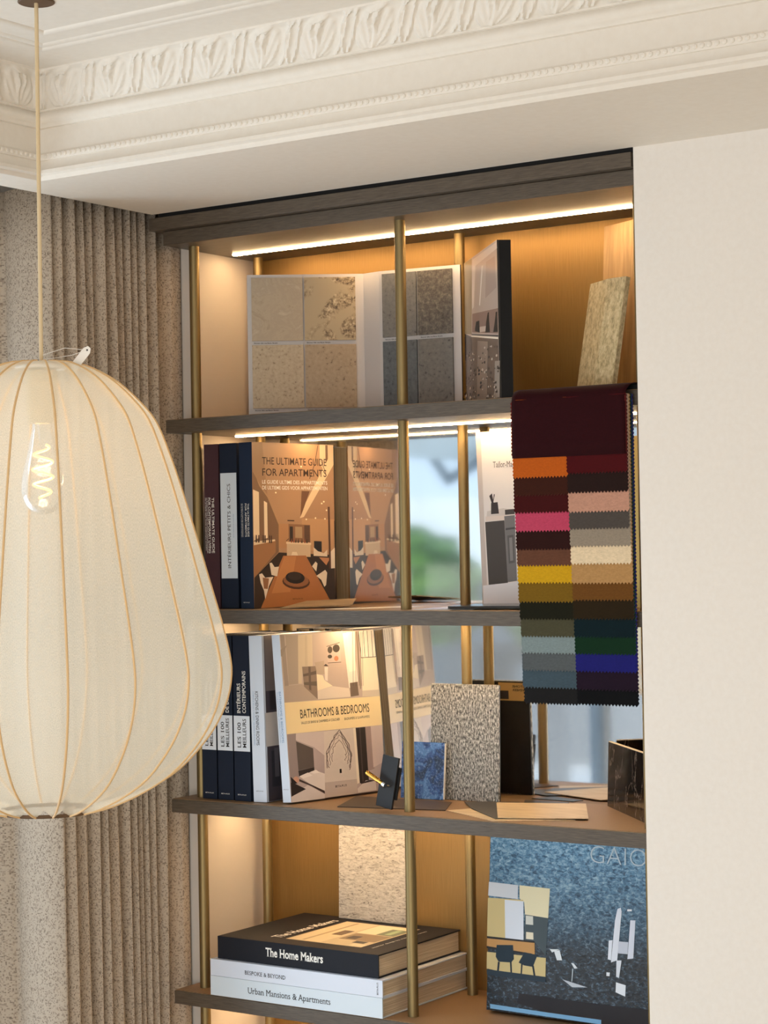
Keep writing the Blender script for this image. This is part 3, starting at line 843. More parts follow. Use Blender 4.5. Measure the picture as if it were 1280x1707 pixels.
pol = [(wl, Q((175, 160), (1020, 118), (1085, 690), (228, 742))),
       ((156, 142, 132), Q((180, 165), (215, 165), (262, 600), (228, 620))), ((168, 154, 142), Q((225, 165), (335, 165), (360, 580), (262, 590))), ((206, 192, 170), Q((335, 165), (460, 160), (470, 440), (380, 440), (375, 580), (345, 580))), ((196, 182, 160), Q((395, 165), (415, 165), (425, 430), (400, 430))),
       ((176, 160, 148), Q((228, 600), (380, 585), (400, 600), (515, 715), (228, 742))), ((150, 136, 126), Q((240, 250), (200, 350), (190, 345), (186, 290))),
       ((196, 180, 172), Q((590, 262), (708, 230), (724, 395), (604, 402))), ((70, 62, 56), Q((590, 262), (708, 228), (709, 233), (591, 267))), ((70, 62, 56), Q((604, 402), (725, 395), (725, 400), (604, 407))),
       ((78, 70, 60), [q(x, y) for x, y in ell(622, 292, 22, 30)]), ((66, 60, 52), [q(x, y) for x, y in ell(678, 280, 32, 34)]), ((60, 54, 50), [q(x, y) for x, y in ell(622, 350, 20, 16)]), ((184, 124, 92), [q(x, y) for x, y in ell(680, 366, 20, 22)]),
       ((134, 118, 106), Q((375, 436), (500, 430), (518, 714), (395, 605))), ((96, 82, 74), Q((385, 500), (500, 470), (503, 500), (388, 520))), ((100, 88, 78), Q((392, 570), (505, 560), (508, 600), (396, 590))), ((98, 84, 76), Q((430, 436), (450, 436), (460, 640), (440, 630))),
       ((236, 224, 200), Q((505, 500), (560, 510), (575, 550), (650, 600), (515, 640))), ((220, 208, 196), Q((515, 640), (650, 602), (800, 620), (815, 692), (518, 714))), ((176, 160, 146), Q((485, 400), (570, 385), (575, 500), (510, 500))),
       ((56, 48, 44), Q((565, 430), (585, 412), (612, 432))), ((226, 216, 208), Q((575, 440), (605, 438), (605, 560), (580, 550))),
       ((236, 228, 220), Q((735, 152), (830, 140), (880, 560), (800, 620))), ((248, 240, 228), Q((770, 142), (850, 136), (860, 470), (800, 480))), ((150, 134, 120), Q((855, 136), (870, 136), (912, 620), (900, 630))), ((246, 238, 226), Q((880, 135), (1020, 118), (1046, 355), (905, 362))),
       ((240, 228, 206), Q((905, 362), (1046, 355), (1080, 640), (922, 640))), ((110, 96, 86), Q((806, 575), (875, 565), (890, 680), (815, 692))), ((210, 198, 182), Q((922, 640), (1080, 630), (1086, 688), (922, 690))),
       ((242, 220, 172), Q((228, 742), (1086, 686), (1110, 930), (252, 1010))),
       ((180, 164, 164), Q((252, 1010), (1110, 930), (1140, 1478), (300, 1590))),
       ((150, 136, 136), Q((255, 1012), (330, 1004), (360, 1400), (292, 1420))), ((206, 192, 190), Q((330, 1004), (575, 984), (595, 1200), (490, 1120), (330, 1060))),
       ((92, 82, 78), Q((332, 1070), (482, 1130), (494, 1290), (356, 1318))), ((44, 36, 34), Q((355, 1320), (495, 1290), (495, 1320), (362, 1370))),
       ((222, 212, 208), Q((365, 1370), (500, 1315), (590, 1345), (592, 1500), (470, 1440))), ((236, 228, 224), Q((370, 1365), (440, 1335), (480, 1360), (400, 1385))), ((236, 228, 224), Q((460, 1330), (510, 1312), (545, 1335), (490, 1345))), ((60, 44, 42), Q((365, 1390), (590, 1490), (592, 1515), (470, 1450), (365, 1410))), ((210, 200, 198), Q((300, 1590), (300, 1545), (440, 1440), (592, 1516), (592, 1555))),
       ((36, 28, 28), Q((292, 1420), (330, 1430), (425, 1475), (300, 1540))), ((196, 150, 130), [q(x, y) for x, y in ell(338, 1398, 26, 30)]), ((30, 24, 24), Q((290, 1370), (350, 1425), (300, 1440))),
       ((212, 200, 192), Q((575, 985), (845, 958), (880, 1390), (590, 1420))), ((190, 176, 170), Q((590, 1420), (880, 1388), (882, 1508), (594, 1545))), ((232, 220, 204), Q((840, 958), (862, 956), (905, 1420), (882, 1430))),
       ((44, 36, 34), Q((862, 956), (950, 948), (990, 1410), (905, 1422))), ((78, 66, 62), Q((895, 955), (905, 955), (940, 1410), (930, 1412))), ((156, 136, 134), Q((950, 948), (1000, 942), (1040, 1300), (985, 1320))), ((206, 188, 184), Q((1000, 942), (1108, 932), (1128, 1240), (1030, 1290))),
       ((214, 204, 200), Q((885, 1470), (960, 1400), (1050, 1395), (1060, 1480), (890, 1505))), ((56, 46, 44), Q((905, 1422), (1000, 1395), (1050, 1400), (920, 1430)))]
for x in (925, 960, 1000, 1030):
    pol.append(((44, 38, 34), [q(a, c) for a, c in line(x, 130, x + 18, 352, 4)]))
pol.append(((44, 38, 34), [q(a, c) for a, c in line(880, 135, 908, 360, 5)])); pol.append(((44, 38, 34), [q(a, c) for a, c in line(905, 360, 1046, 352, 5)]))
for x in (815, 840, 870, 890, 905):
    pol.append(((84, 72, 62), [q(a, c) for a, c in line(x + 10, 140, x + 22, 600, 3)]))
rs = random.Random(11)
for R_ in (0.55, 0.75, 0.92, 1.0):
    for sd in (-1, 1):
        pv = None
        for k in range(15):
            t = k / 14
            x = 712 + sd * 122 * R_ * math.sin(PI * 0.5 * min(1, t * 1.15)) ** 0.8 * (1 - 0.45 * max(0, t - 0.6)) + rs.uniform(-7, 7)
            y = 975 + 60 * (1 - R_) * 3 + t * 330 * R_ + rs.uniform(-9, 9)
            if pv:
                pol.append(((124, 110, 106) if k % 3 else (96, 84, 82), [q(c, d_) for c, d_ in line(pv[0], pv[1], x, y, 4 if R_ < 0.9 else 6)]))
            pv = (x, y)
pol.append(((30, 26, 26), Q((718, 1305), (735, 1303), (738, 1338), (720, 1340))))
picture('cover_picture', bk, cf, pol)
lf = frame((0.0249, 0, 0), (0, 1, 0), (0, 0, 1), (1, 0, 0))
x0, y0 = q(368, 876); x1, _ = q(988, 820)
lettering('cover_title', 'BATHROOMS & BEDROOMS', bk, lf, x0, y0, x1 - x0, 0.0190, 'ink_black')
x0, y0 = q(375, 925); x1, _ = q(718, 895)
lettering('cover_subtitle', 'SALLES DE BAINS & CHAMBRES À COUCHER', bk, lf, x0, y0, x1 - x0, 0.0055, 'ink_grey')
x0, y0 = q(760, 890); x1, _ = q(990, 870)
lettering('cover_subtitle', 'BADKAMERS & SLAAPKAMERS', bk, lf, x0, y0, x1 - x0, 0.0055, 'ink_grey')
x0, y0 = q(685, 1462)
lettering('cover_imprint', 'BETA-PLUS', bk, lf, x0, y0, 0.033, 0.0045, 'ink_black', serif=True)

# lying stack on the fourth shelf: spine faces the room, so the book frame is turned on its side
SG = 'books lying in a stack on the fourth shelf'
def lying(label, x, y, z, length, thick, depth, board, mt, rz=0.0, front=None):
    mx = Matrix.Translation((x, y, z)) @ Matrix.Rotation(rz, 4, 'Z') @ Matrix(((0, 0, 1, 0), (0, 1, 0, 0), (-1, 0, 0, thick), (0, 0, 0, 1)))
    # local x (thickness) -> downwards, local z (height) -> along +x
    return book('book', label, mx, thick, length, depth, board, mt=mt, group=SG, front=front)
def lie_spine():
    # u along the length, v upwards (= -x local)
    return frame((0, -0.0007, 0), (0, 0, 1), (-1, 0, 0), (0, -1, 0))
bk = lying('pale blue-white book lying at the bottom of the stack on the fourth shelf', 0.0985, 0.0008, Z4 + 0.0005, 0.4365, 0.0405, 0.3185, (212, 222, 230), 'printed_paper')
lettering('title_lettering', 'Urban Mansions & Apartments', bk, lie_spine(), 0.100, -0.0270, 0.210, 0.0130, 'ink_black', serif=True)
bk = lying('white book lying in the middle of the stack, under the black one', 0.0990, 0.0008, Z4 + 0.0414, 0.4370, 0.0345, 0.3185, (216, 222, 234), 'printed_paper')
lettering('title_lettering', 'BESPOKE & BEYOND', bk, lie_spine(), 0.092, -0.0235, 0.105, 0.0085, 'ink_black', serif=True)
lettering('publisher_lettering', 'BETA-PLUS', bk, frame((0, -0.0007, 0), (-1, 0, 0), (0, 0, -1), (0, -1, 0)), -0.029, -0.427, 0.024, 0.004, 'ink_black', serif=True)
HD = 0.305
bk = lying('black book with white title lying on top of the stack', 0.1115, 0.0105, Z4 + 0.0764, 0.4090, 0.0465, HD, (28, 29, 36), 'book_cloth')
lettering('title_lettering', 'The Home Makers', bk, lie_spine(), 0.127, -0.0295, 0.146, 0.0180, 'ink_white', serif=True, bold=0.022)
# top board is local x = 0 side: picture on it. u along length (local z), v along depth (local y), normal -x
tf = frame((-0.0001, 0, 0), (0, 0, 1), (0, 1, 0), (-1, 0, 0))
pol = [((208, 188, 150), rect(0.145, 0.045, 0.335, 0.265)), ((226, 206, 168), rect(0.150, 0.050, 0.230, 0.260)), ((186, 160, 120), rect(0.178, 0.055, 0.186, 0.255)), ((240, 226, 190), rect(0.236, 0.170, 0.330, 0.260)),
       ((150, 126, 94), rect(0.240, 0.100, 0.330, 0.165)), ((70, 58, 50), rect(0.250, 0.110, 0.275, 0.140)), ((120, 128, 96), rect(0.285, 0.170, 0.330, 0.235)), ((176, 196, 150), rect(0.300, 0.180, 0.315, 0.230)), ((110, 88, 64), rect(0.200, 0.130, 0.226, 0.180)), ((48, 42, 38), rect(0.288, 0.078, 0.318, 0.098)), ((232, 214, 178), rect(0.300, 0.050, 0.333, 0.072))]
picture('cover_picture', bk, tf, pol)
lettering('cover_title', 'The Home Makers', bk, frame((-0.0004, 0, 0), (0, 1, 0), (0, 0, -1), (-1, 0, 0)), 0.045, -0.128, 0.215, 0.024, 'ink_white', serif=True, bold=0.02)
lettering('cover_subtitle', 'interior design by makers of homes', bk, frame((-0.0004, 0, 0), (0, 1, 0), (0, 0, -1), (-1, 0, 0)), 0.050, -0.362, 0.20, 0.006, 'ink_white')

# large glossy volume leaning on the fourth shelf
GW, GH = 0.405, 0.365
mx = Matrix.Translation((0.684, 0.148, Z4 + 0.0008)) @ Matrix.Rotation(-PI / 2, 4, 'Z') @ Matrix.Rotation(math.radians(-4.0), 4, 'Y')
mx = Matrix.Translation((0.684, 0.190, Z4 + 0.0032)) @ Matrix.Rotation(-PI / 2, 4, 'Z') @ Matrix.Rotation(math.radians(-4.5), 4, 'Y') 
gt = book('book', 'large glossy volume with blue-black crinkled cover leaning beside the lying stack of books', mx, 0.040, GH, GW, (20, 24, 30), mt='gloss_print')
q = quadmap((125, 70), (1205, 158), (1228, 1480), (45, 1350), 0.357, 0.351)
pol = [((44, 70, 88), rect(0, 0, GW, GH))]
picture('cover_picture', gt, cover_frame(0.040), pol, 'crinkled_gloss')  # cover tone with the sky glare painted in
cream, crm2 = (226, 216, 180), (204, 184, 130)
pol = [((206, 210, 216), Q((100, 430), (310, 455), (305, 555), (90, 530))), (cream, Q((320, 455), (535, 478), (520, 690), (355, 665), (350, 575), (318, 550))), (crm2, Q((88, 545), (345, 560), (340, 850), (70, 825))), ((216, 222, 232), Q((210, 560), (345, 570), (340, 848), (205, 838))),
       ((72, 82, 86), Q((355, 665), (520, 690), (500, 960), (420, 860), (345, 850))), ((206, 206, 196), Q((360, 672), (412, 678), (412, 740), (358, 735))), ((226, 216, 190), Q((360, 790), (412, 795), (412, 845), (358, 840))),
       ((40, 34, 30), Q((70, 822), (420, 856), (420, 868), (70, 836))), ((190, 142, 84), Q((70, 838), (420, 868), (420, 950), (65, 895))), ((44, 38, 34), Q((65, 893), (400, 945), (400, 955), (65, 908))), (crm2, Q((65, 935), (500, 975), (495, 1140), (58, 1055))),
       ((30, 44, 54), Q((140, 885), (262, 885), (266, 985), (245, 1010), (150, 1005), (130, 970))), ((28, 36, 44), Q((145, 1005), (160, 1008), (145, 1110), (132, 1108))), ((28, 36, 44), Q((235, 1005), (248, 1005), (250, 1110), (238, 1110))), ((34, 46, 56), Q((300, 1010), (345, 935), (440, 955), (405, 1040), (340, 1030))), ((28, 36, 44), Q((398, 1030), (412, 1030), (430, 1150), (416, 1150))), ((28, 36, 44), Q((318, 1020), (330, 1020), (322, 1100), (312, 1100))),
       ((40, 52, 62), Q((58, 1060), (500, 1110), (495, 1150), (58, 1100))),
       ((222, 226, 236), Q((1000, 620), (1022, 610), (1028, 640), (1005, 985), (962, 1000), (985, 700))), ((226, 230, 240), Q((945, 845), (970, 842), (962, 985), (940, 978))), ((216, 220, 232), Q((1088, 700), (1122, 700), (1115, 970), (1075, 975))), ((200, 204, 216), Q((1010, 850), (1078, 855), (1075, 940), (1010, 935))), ((220, 224, 232), Q((1000, 985), (1035, 985), (1020, 1110), (1000, 1100))), ((230, 234, 240), Q((1000, 1140), (1068, 1160), (1066, 1240), (998, 1210))), ((226, 230, 236), Q((932, 1070), (956, 1072), (954, 1098), (932, 1096))), ((228, 232, 238), Q((1066, 622), (1096, 622), (1096, 636), (1066, 636))),
       ((220, 226, 230), Q((560, 925), (600, 918), (618, 990), (580, 990))), ((220, 226, 230), Q((530, 912), (600, 912), (545, 935))), ((216, 222, 228), Q((682, 1008), (700, 1010), (728, 1045), (705, 1048))), ((180, 190, 198), Q((690, 1050), (698, 1050), (690, 1140), (684, 1140))), ((190, 196, 204), Q((618, 1125), (800, 1180), (690, 1180))),
       ((40, 34, 34), Q((300, 1230), (900, 1300), (1260, 1330), (1260, 1478), (700, 1420), (280, 1300))),
       ((126, 176, 214), Q((75, 1308), (500, 1362), (900, 1408), (900, 1440), (75, 1340)))]
pc = picture('room_picture', gt, cover_frame(0.0406), pol, 'gloss_print')
x0, y0 = q(812, 292); x1, _ = q(1190, 310)
lettering('cover_title', 'GAIO', gt, frame((0.0410, 0, 0), (0, 1, 0), (0, 0, 1), (1, 0, 0)), x0, y0, 0.122, 0.036, 'ink_silver', bold=-0.018)

# ------------------------------------------------------------------ top shelf: tile binder, sample volume, samples
def slab(name, label, pts_bl, ux, length, height, thick, lean, mt, cat='sample', group=None, edge=None):
    """upright slab: lower front left corner, direction of its lower edge (angle), leaning back by lean radians; front faces the room"""
    mx = Matrix.Translation(pts_bl) @ Matrix.Rotation(ux, 4, 'Z') @ Matrix.Rotation(-lean, 4, 'X')
    t = thing(name, label, cat, mx=mx, group=group)
    b = MB(); b.box((0, 0, 0), (length, thick, height)); b.build('face_panel', mt, t, bevel=0.0008)
    return t
tb = thing('tile_binder', 'open white tile sample binder with eight stone tiles standing on the top shelf', 'sample binder', loc=(0, 0, 0))
A_, B_, C_, D_ = Vector((0.164, 0.078, Z1 + 0.0006)), Vector((0.362, 0.226, Z1 + 0.0006)), Vector((0.408, 0.218, Z1 + 0.0006)), Vector((0.594, 0.244, Z1 + 0.0006))
HB = 0.302
def wing(p, q, nm):
    d = (q - p); l = d.length; d.normalize()
    n = Vector((d.y, -d.x, 0))
    fr = frame(p, d, (0, 0, 1), n)
    b = MB(); b.prism([(0, 0), (l, 0), (l, HB), (0, HB)], fr @ Matrix.Translation((0, 0, -0.006)), 0.006, (196, 190, 186), (24, 22, 22))
    b.build(nm, 'printed_paper', tb)
    return fr, l
fl_, ll = wing(A_, B_, 'board')
frs, ls_ = wing(B_, C_, 'spine_board')
frr, lr = wing(C_, D_, 'board')
tiles = [['sand_limestone', 'tan_limestone', 'beige_conglomerate', 'pebbled_travertine'], ['slate_grey_stone', 'grey_limestone', 'grey_limestone', 'dark_terrazzo']]
for fr, l, ts in ((fl_, ll, tiles[0]), (frr, lr, tiles[1])):
    mg = 0.009
    tw = (l - mg * 2 - 0.012) / 2
    for k, mt in enumerate(ts):
        cx = mg + (k % 2) * (tw + 0.0035); cz = 0.018 + (k // 2) * 0.143
        b = MB(); b.prism(rect(cx, cz, cx + tw, cz + 0.134), fr, 0.005)
        b.build('stone_tile', mt, tb, bevel=0.0008)
        lettering('tile_caption', 'Stone tile surface finish', tb, fr, cx + 0.004, cz - 0.0055, 0.05, 0.0024, 'ink_black', bold=0.02)

# sample volume with black spine, its cover showing a bathroom
mxv = Matrix.Translation((0.7875, 0.067, Z1)) @ Matrix.Rotation(math.radians(0), 4, 'Z')
sv = thing('sample_volume', 'tall volume with thick black spine and bathroom photograph on its cover, beside tile binder', 'book', loc=(0, 0, 0))
P0 = Vector((0.827, 0.005, Z1 + 0.0006)); P1 = Vector((0.8475, 0.022, Z1 + 0.0006)); Pb = Vector((0.609, 0.236, Z1 + 0.0006))
d = (Pb - P0); lv = d.length; d.normalize()
nv_ = Vector((d.y, -d.x, 0))
if nv_.x > 0:
    nv_ = -nv_
HV = 0.302
# cover plane: seen from the left front; u runs from back to front so that it reads left to right
cfr = frame(Pb, -d, (0, 0, 1), nv_)
b = MB(); b.prism(rect(0, 0, lv, HV), cfr @ Matrix.Translation((0, 0, -0.004)), 0.004, (188, 170, 158), (30, 28, 28)); b.build('cover', 'gloss_print', sv)
b = MB()
spv = [P0 + nv_ * 0.0005, P1, P1 + d * lv, Pb]
b2 = [Vector((p.x, p.y, Z1 + HV - 0.002)) for p in spv]
off = -nv_ * 0.0042
S0 = [P0 + off, P1, P1 + d * (lv - 0.004), Pb + off - d * -0.0]
S1 = [p + Vector((0, 0, HV)) for p in S0]
b.face(S1, (14, 13, 13)); b.face(list(reversed(S0)), (14, 13, 13))
for k in range(4):
    j = (k + 1) % 4
    b.face([S0[k], S0[j], S1[j], S1[k]], (14, 13, 13))
b.build('spine', 'book_cloth', sv)
b = MB()
qv = quadmap((185, 285), (495, 110), (550, 1610), (225, 1625), lv, HV)
def QV(*p):
    return [qv(x, y) for x, y in p]
pol = [((190, 172, 160), QV((185, 285), (495, 110), (530, 1030), (205, 940))), ((140, 124, 96), QV((185, 285), (262, 245), (270, 950), (198, 930))), ((214, 198, 186), QV((270, 260), (495, 130), (500, 190), (300, 320), (290, 700), (272, 720))), ((176, 156, 146), QV((400, 300), (480, 260), (500, 560), (400, 640))), ((232, 220, 208), QV((360, 330), (372, 325), (350, 700), (342, 690))), ((150, 124, 112), QV((275, 760), (520, 760), (524, 1000), (275, 930))), ((206, 186, 172), QV((350, 895), (410, 900), (410, 950), (350, 945))),
       ((34, 30, 30), QV((305, 900), (315, 840), (345, 835), (352, 950), (305, 925))), ((44, 36, 34), QV((405, 960), (412, 860), (425, 780), (435, 775), (440, 860), (450, 968))), ((40, 34, 32), QV((480, 975), (490, 900), (500, 790), (512, 790), (522, 985))), ((66, 56, 50), QV((270, 945), (528, 1015), (528, 1030), (270, 955))),
       ((250, 236, 214), QV((268, 957), (526, 1035), (526, 1052), (268, 970))), ((118, 98, 84), QV((198, 960), (268, 970), (526, 1052), (550, 1610), (225, 1625))), ((150, 132, 118), QV((330, 1020), (430, 1050), (430, 1600), (330, 1600))), ((70, 58, 52), QV((200, 930), (268, 970), (280, 1100), (205, 1180))), ((160, 146, 134), QV((500, 1250), (545, 1260), (550, 1600), (500, 1600)))]
rs = random.Random(3)
for _ in range(120):
    x, y = rs.uniform(212, 540), rs.uniform(1090, 1600)
    s_ = rs.uniform(3, 11)
    pol.append(((60, 48, 42) if rs.random() < 0.6 else (198, 184, 170), [qv(a, c) for a, c in ell(x, y, s_, s_ * 1.4, 6, rs.random())]))
picture('cover_picture', sv, cfr, pol, 'gloss_print')

# oak sample panel and gold stone slab leaning in the corner
slab('oak_panel', 'thin golden oak panel leaning in the top shelf corner behind the stone slab', (0.905, 0.262, Z1 + 0.0005), math.radians(-26), 0.226, 0.352, 0.006, math.radians(3), 'oak_veneer')
ss = slab('stone_slab', 'rough gold-grey stone slab leaning in the corner of the top shelf above the fabric swatches', (0.916, 0.142, Z1 + 0.0026), math.radians(-28), 0.122, 0.226, 0.010, math.radians(10), 'rough_gold_stone')
fp = ss.children[0]
b = MB(); b.prism([(0, 0), (0.072, -0.007), (0.122, 0.0), (0.122, 0.010), (0, 0.010)], Matrix.Identity(4), 0.226)
fp_new = b.build('split_face', 'rough_gold_stone', ss)
bpy.data.objects.remove(fp)

# ------------------------------------------------------------------ fabric swatch book
fs = thing('fabric_swatch_book', 'velvet swatch book of many colours hanging over the front edge of the top shelf', 'fabric swatches')
b = MB(); b.box((0.857, 0.012, Z1 + 0.0005), (1.118, 0.0405, Z1 + 0.011)); b.build('header_bar', 'black_metal', fs, bevel=0.002)
XL, XM, XR = 0.8735, 0.9885, 1.1110
ZT = 1.8775
def zpx(p):
    return ZT - (p - 664) / 898
TO = 0.0068
def zig(x0, z0, x1, z1, amp, out):
    n = max(2, round(math.hypot(x1 - x0, z1 - z0) / TO))
    pts = []
    nx, nz = out
    for k in range(n):
        t = k / n; t2 = (k + 0.5) / n
        pts.append((x0 + (x1 - x0) * t, z0 + (z1 - z0) * t))
        pts.append((x0 + (x1 - x0) * t2 + nx * amp, z0 + (z1 - z0) * t2 + nz * amp))
    return pts
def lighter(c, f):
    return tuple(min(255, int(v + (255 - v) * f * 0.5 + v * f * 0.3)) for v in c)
left = [(797, (196, 92, 22)), (827, (82, 34, 18)), (856, (88, 16, 16)), (887, (196, 70, 98)), (918, (66, 24, 18)), (945, (124, 78, 56)), (974, (206, 158, 24)), (1006, (140, 104, 24)), (1035, (44, 42, 18)), (1064, (98, 94, 68)), (1092, (142, 158, 158)), (1121, (108, 114, 116)), (1150, (82, 102, 114)), (1177, (44, 42, 42))]
right = [(793, (98, 12, 18)), (825, (58, 32, 26)), (857, (200, 148, 124)), (885, (104, 94, 86)), (914, (166, 150, 130)), (943, (226, 202, 166)), (975, (190, 144, 90)), (1003, (130, 82, 30)), (1034, (62, 44, 16)), (1064, (12, 44, 52)), (1092, (18, 66, 36)), (1121, (34, 34, 128)), (1151, (48, 24, 50)), (1176, (16, 16, 20))]
def swatch(x0, x1, zb, y, col, k):
    pts = [(x0, ZT - 0.004)]
    pts += zig(x0, ZT - 0.004, x0, zb, 0.0022, (-1, 0))
    pts += zig(x0, zb, x1, zb, 0.0040, (0, -1))
    pts += zig(x1, zb, x1, ZT - 0.004, 0.0022, (1, 0))
    pts.append((x1, ZT - 0.004))
    pts = [pts[0]] + [p for p, q_ in zip(pts[1:], pts) if math.dist(p, q_) > 1e-6]
    fr = frame((0, y, 0), (1, 0, 0), (0, 0, 1), (0, -1, 0))
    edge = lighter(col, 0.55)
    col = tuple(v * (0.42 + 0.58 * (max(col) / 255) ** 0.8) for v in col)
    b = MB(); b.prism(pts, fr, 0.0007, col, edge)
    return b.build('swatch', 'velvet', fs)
rs = random.Random(5)
for k in range(14):
    y = -0.0285 + 0.0016 * (k + 1)
    e = 0.00035 * k
    swatch(XL + e * 0.6 + rs.uniform(-.001, .001), XM + rs.uniform(-.0008, .0008) + e * 0.4, zpx(left[k][0]), y, left[k][1], k)
    swatch(XM + 0.0005 + e * 0.4, XR + e + rs.uniform(-.001, .001), zpx(right[k][0]), y - 0.0003, right[k][1], k)
# burgundy cover cloth comes out under the bar, rolls over the shelf edge and hangs in front
pr = [(0.030, Z1 + 0.0122), (0.012, Z1 + 0.0124), (-0.006, Z1 + 0.0118), (-0.018, Z1 + 0.0075), (-0.0255, Z1 - 0.001), (-0.0290, Z1 - 0.012), (-0.0295, Z1 - 0.03), (-0.0293, Z1 - 0.09), (-0.0293, zpx(766))]
b = MB()
xs = [XL - 0.001 + (XR - XL + 0.002) * k / 24 for k in range(25)]
b.grid([[(x + (0.012 * (1 - min(1, i / 4)) if x > 1.05 else 0) + (0.004 * (1 - min(1, i / 4)) if x < 0.9 else 0), y + 0.0006 * math.sin(x * 60 + i), z) for x in xs] for i, (y, z) in enumerate(pr)], (40, 4, 8))
o = b.build('cover_cloth', 'velvet', fs, smooth=True)
sf = o.modifiers.new('s', 'SOLIDIFY'); sf.thickness = 0.001; sf.offset = 1
for xx, sg in ((XL - 0.001, -1), (XR + 0.001, 1)):
    b = MB()
    for k in range(16):
        za = Z1 - 0.012 - k * 0.0068
        if za - 0.0068 < zpx(766):
            break
        b.face([(xx - sg * 0.001, -0.0293, za), (xx, -0.0293, za), (xx + sg * 0.0024, -0.0293, za - 0.0034), (xx, -0.0293, za - 0.0068), (xx - sg * 0.001, -0.0293, za - 0.0068)], (92, 30, 28))
    b.build('pinked_edge', 'velvet', o)

# ------------------------------------------------------------------ second shelf: loose sheets, champagne panel
def sheet(name, label, pts, z, th, mt, cat='sample', group=None, col=(220, 214, 204)):
    b = MB()
    cx = sum(p[0] for p in pts) / len(pts); cy = sum(p[1] for p in pts) / len(pts)
    b.prism([(x - cx, y - cy) for x, y in pts], Matrix.Translation((0, 0, 0)), th, col)
    o = b.build(name, mt, loc=(cx, cy, z))
    return tag(o, label, cat, group)
vs_ = sheet('veneer_sheet', 'grey-brown wood veneer sheet lying in front of the dining room book', [(0.255, 0.055), (0.400, 0.110), (0.345, 0.205), (0.243, 0.165)], Z2 + 0.0012, 0.002, 'grey_veneer')
vs_.rotation_euler = (0.105, 0, 0); vs_.location.z += 0.0072   # curls up a little at the back
sheet('paper_sheet', 'white paper sheet lying under the veneer sheet on the second shelf', [(0.375, 0.050), (0.430, 0.030), (0.530, 0.190), (0.450, 0.230)], Z2 + 0.0003, 0.0006, 'printed_paper', 'paper', 'papers on the second shelf', (228, 222, 212))
lf_ = thing('brochure', 'pale brochure with violet picture lying between the brass poles on the second shelf', 'brochure', loc=(0.664, 0.112, Z2 + 0.0003), rz=math.radians(8), group='papers on the second shelf')
b = MB(); b.box((-0.064, -0.084, 0), (0.064, 0.084, 0.0012), (226, 222, 218)); b.build('pages', 'printed_paper', lf_)
picture('cover_picture', lf_, frame((0, 0, 0.0014), (1, 0, 0), (0, 1, 0), (0, 0, 1)), [((128, 120, 160), rect(-0.06, -0.075, 0.06, 0.075)), ((170, 164, 190), rect(-0.05, -0.05, 0.02, 0.05)), ((96, 88, 128), rect(0.01, -0.06, 0.05, 0.02)), ((214, 210, 214), rect(-0.055, 0.02, -0.02, 0.07))])
fo = thing('folder', 'slim black folder lying askew near the shelf edge in front of the white book', 'folder', loc=(0.752, 0.096, Z2 + 0.0022), rz=math.radians(12))
b = MB(); b.box((-0.075, -0.06, 0), (0.085, 0.10, 0.002), (20, 20, 24)); b.box((-0.075, -0.06, 0.0022), (0.085, 0.10, 0.0055), (26, 26, 30)); b.build('cover', 'gloss_print', fo)
slab('metal_panel', 'champagne gold metal sample panel standing at the end of the second shelf behind the swatches', (0.960, 0.190, Z2 + 0.0005), math.radians(-20), 0.16, 0.330, 0.004, math.radians(2), 'champagne_metal')

# ------------------------------------------------------------------ third shelf samples
sl = thing('slate_tile', 'tall speckled silver-grey slate tile leaning against the mirror on the third shelf', 'stone sample', mx=Matrix.Translation((0.500, 0.243, Z3 + 0.0004)) @ Matrix.Rotation(math.radians(1.0), 4, 'Z') @ Matrix.Rotation(math.radians(-1.6), 4, 'X'))
b = MB(); b.box((0, 0, 0), (0.1625, 0.006, 0.240)); b.build('stone_face', 'silver_slate', sl, bevel=0.0008)
b = MB(); b.box((0.0005, 0.0062, 0.0015), (0.162, 0.010, 0.2385)); b.build('backing', 'black_backing', sl)
bf = frame((0.162, 0.0102, 0), (-1, 0, 0), (0, 0, 1), (0, 1, 0))
pk = picture('sticker', sl, bf, [((198, 158, 96), rect(0.004, 0.198, 0.075, 0.236)), ((34, 28, 24), rect(0.050, 0.201, 0.072, 0.219))])
lettering('sticker_lettering', 'STONE\nVENEER', sl, frame((0.162, 0.0106, 0), (-1, 0, 0), (0, 0, 1), (0, 1, 0)), 0.010, 0.226, 0.030, 0.005, 'ink_black', bold=0.02)
sg = thing('granite_tile', 'small polished blue granite tile leaning on the slate tile behind the brass pole', 'stone sample', mx=Matrix.Translation((0.437, 0.222, Z3 + 0.0012)) @ Matrix.Rotation(math.radians(2), 4, 'Z') @ Matrix.Rotation(math.radians(-5), 4, 'X'))
b = MB(); b.box((0, 0, 0), (0.104, 0.0065, 0.118)); b.build('stone_face', 'blue_granite', sg, bevel=0.001)
b = MB(); b.box((0.1042, 0.0004, 0.001), (0.1052, 0.0062, 0.117), (232, 232, 230)); b.build('pale_edge', 'printed_paper', sg)
dv_ = Vector((1.062 - 0.886, 0.112 - 0.296, 0)); ang = math.atan2(dv_.y, dv_.x)
mb = thing('marble_tile', 'black marble tile with white veins standing at the end of the third shelf', 'stone sample', mx=Matrix.Translation((0.884, 0.300, Z3 + 0.0004)) @ Matrix.Rotation(ang, 4, 'Z') @ Matrix.Rotation(math.radians(-2), 4, 'X'))
b = MB(); b.box((0, 0, 0), (0.255, 0.007, 0.1285)); b.build('stone_face', 'black_marble', mb, bevel=0.0006)
b = MB(); b.box((0.0005, 0.0005, 0.1287), (0.2545, 0.0065, 0.1300), (226, 204, 170)); b.build('pale_edge', 'printed_paper', mb)

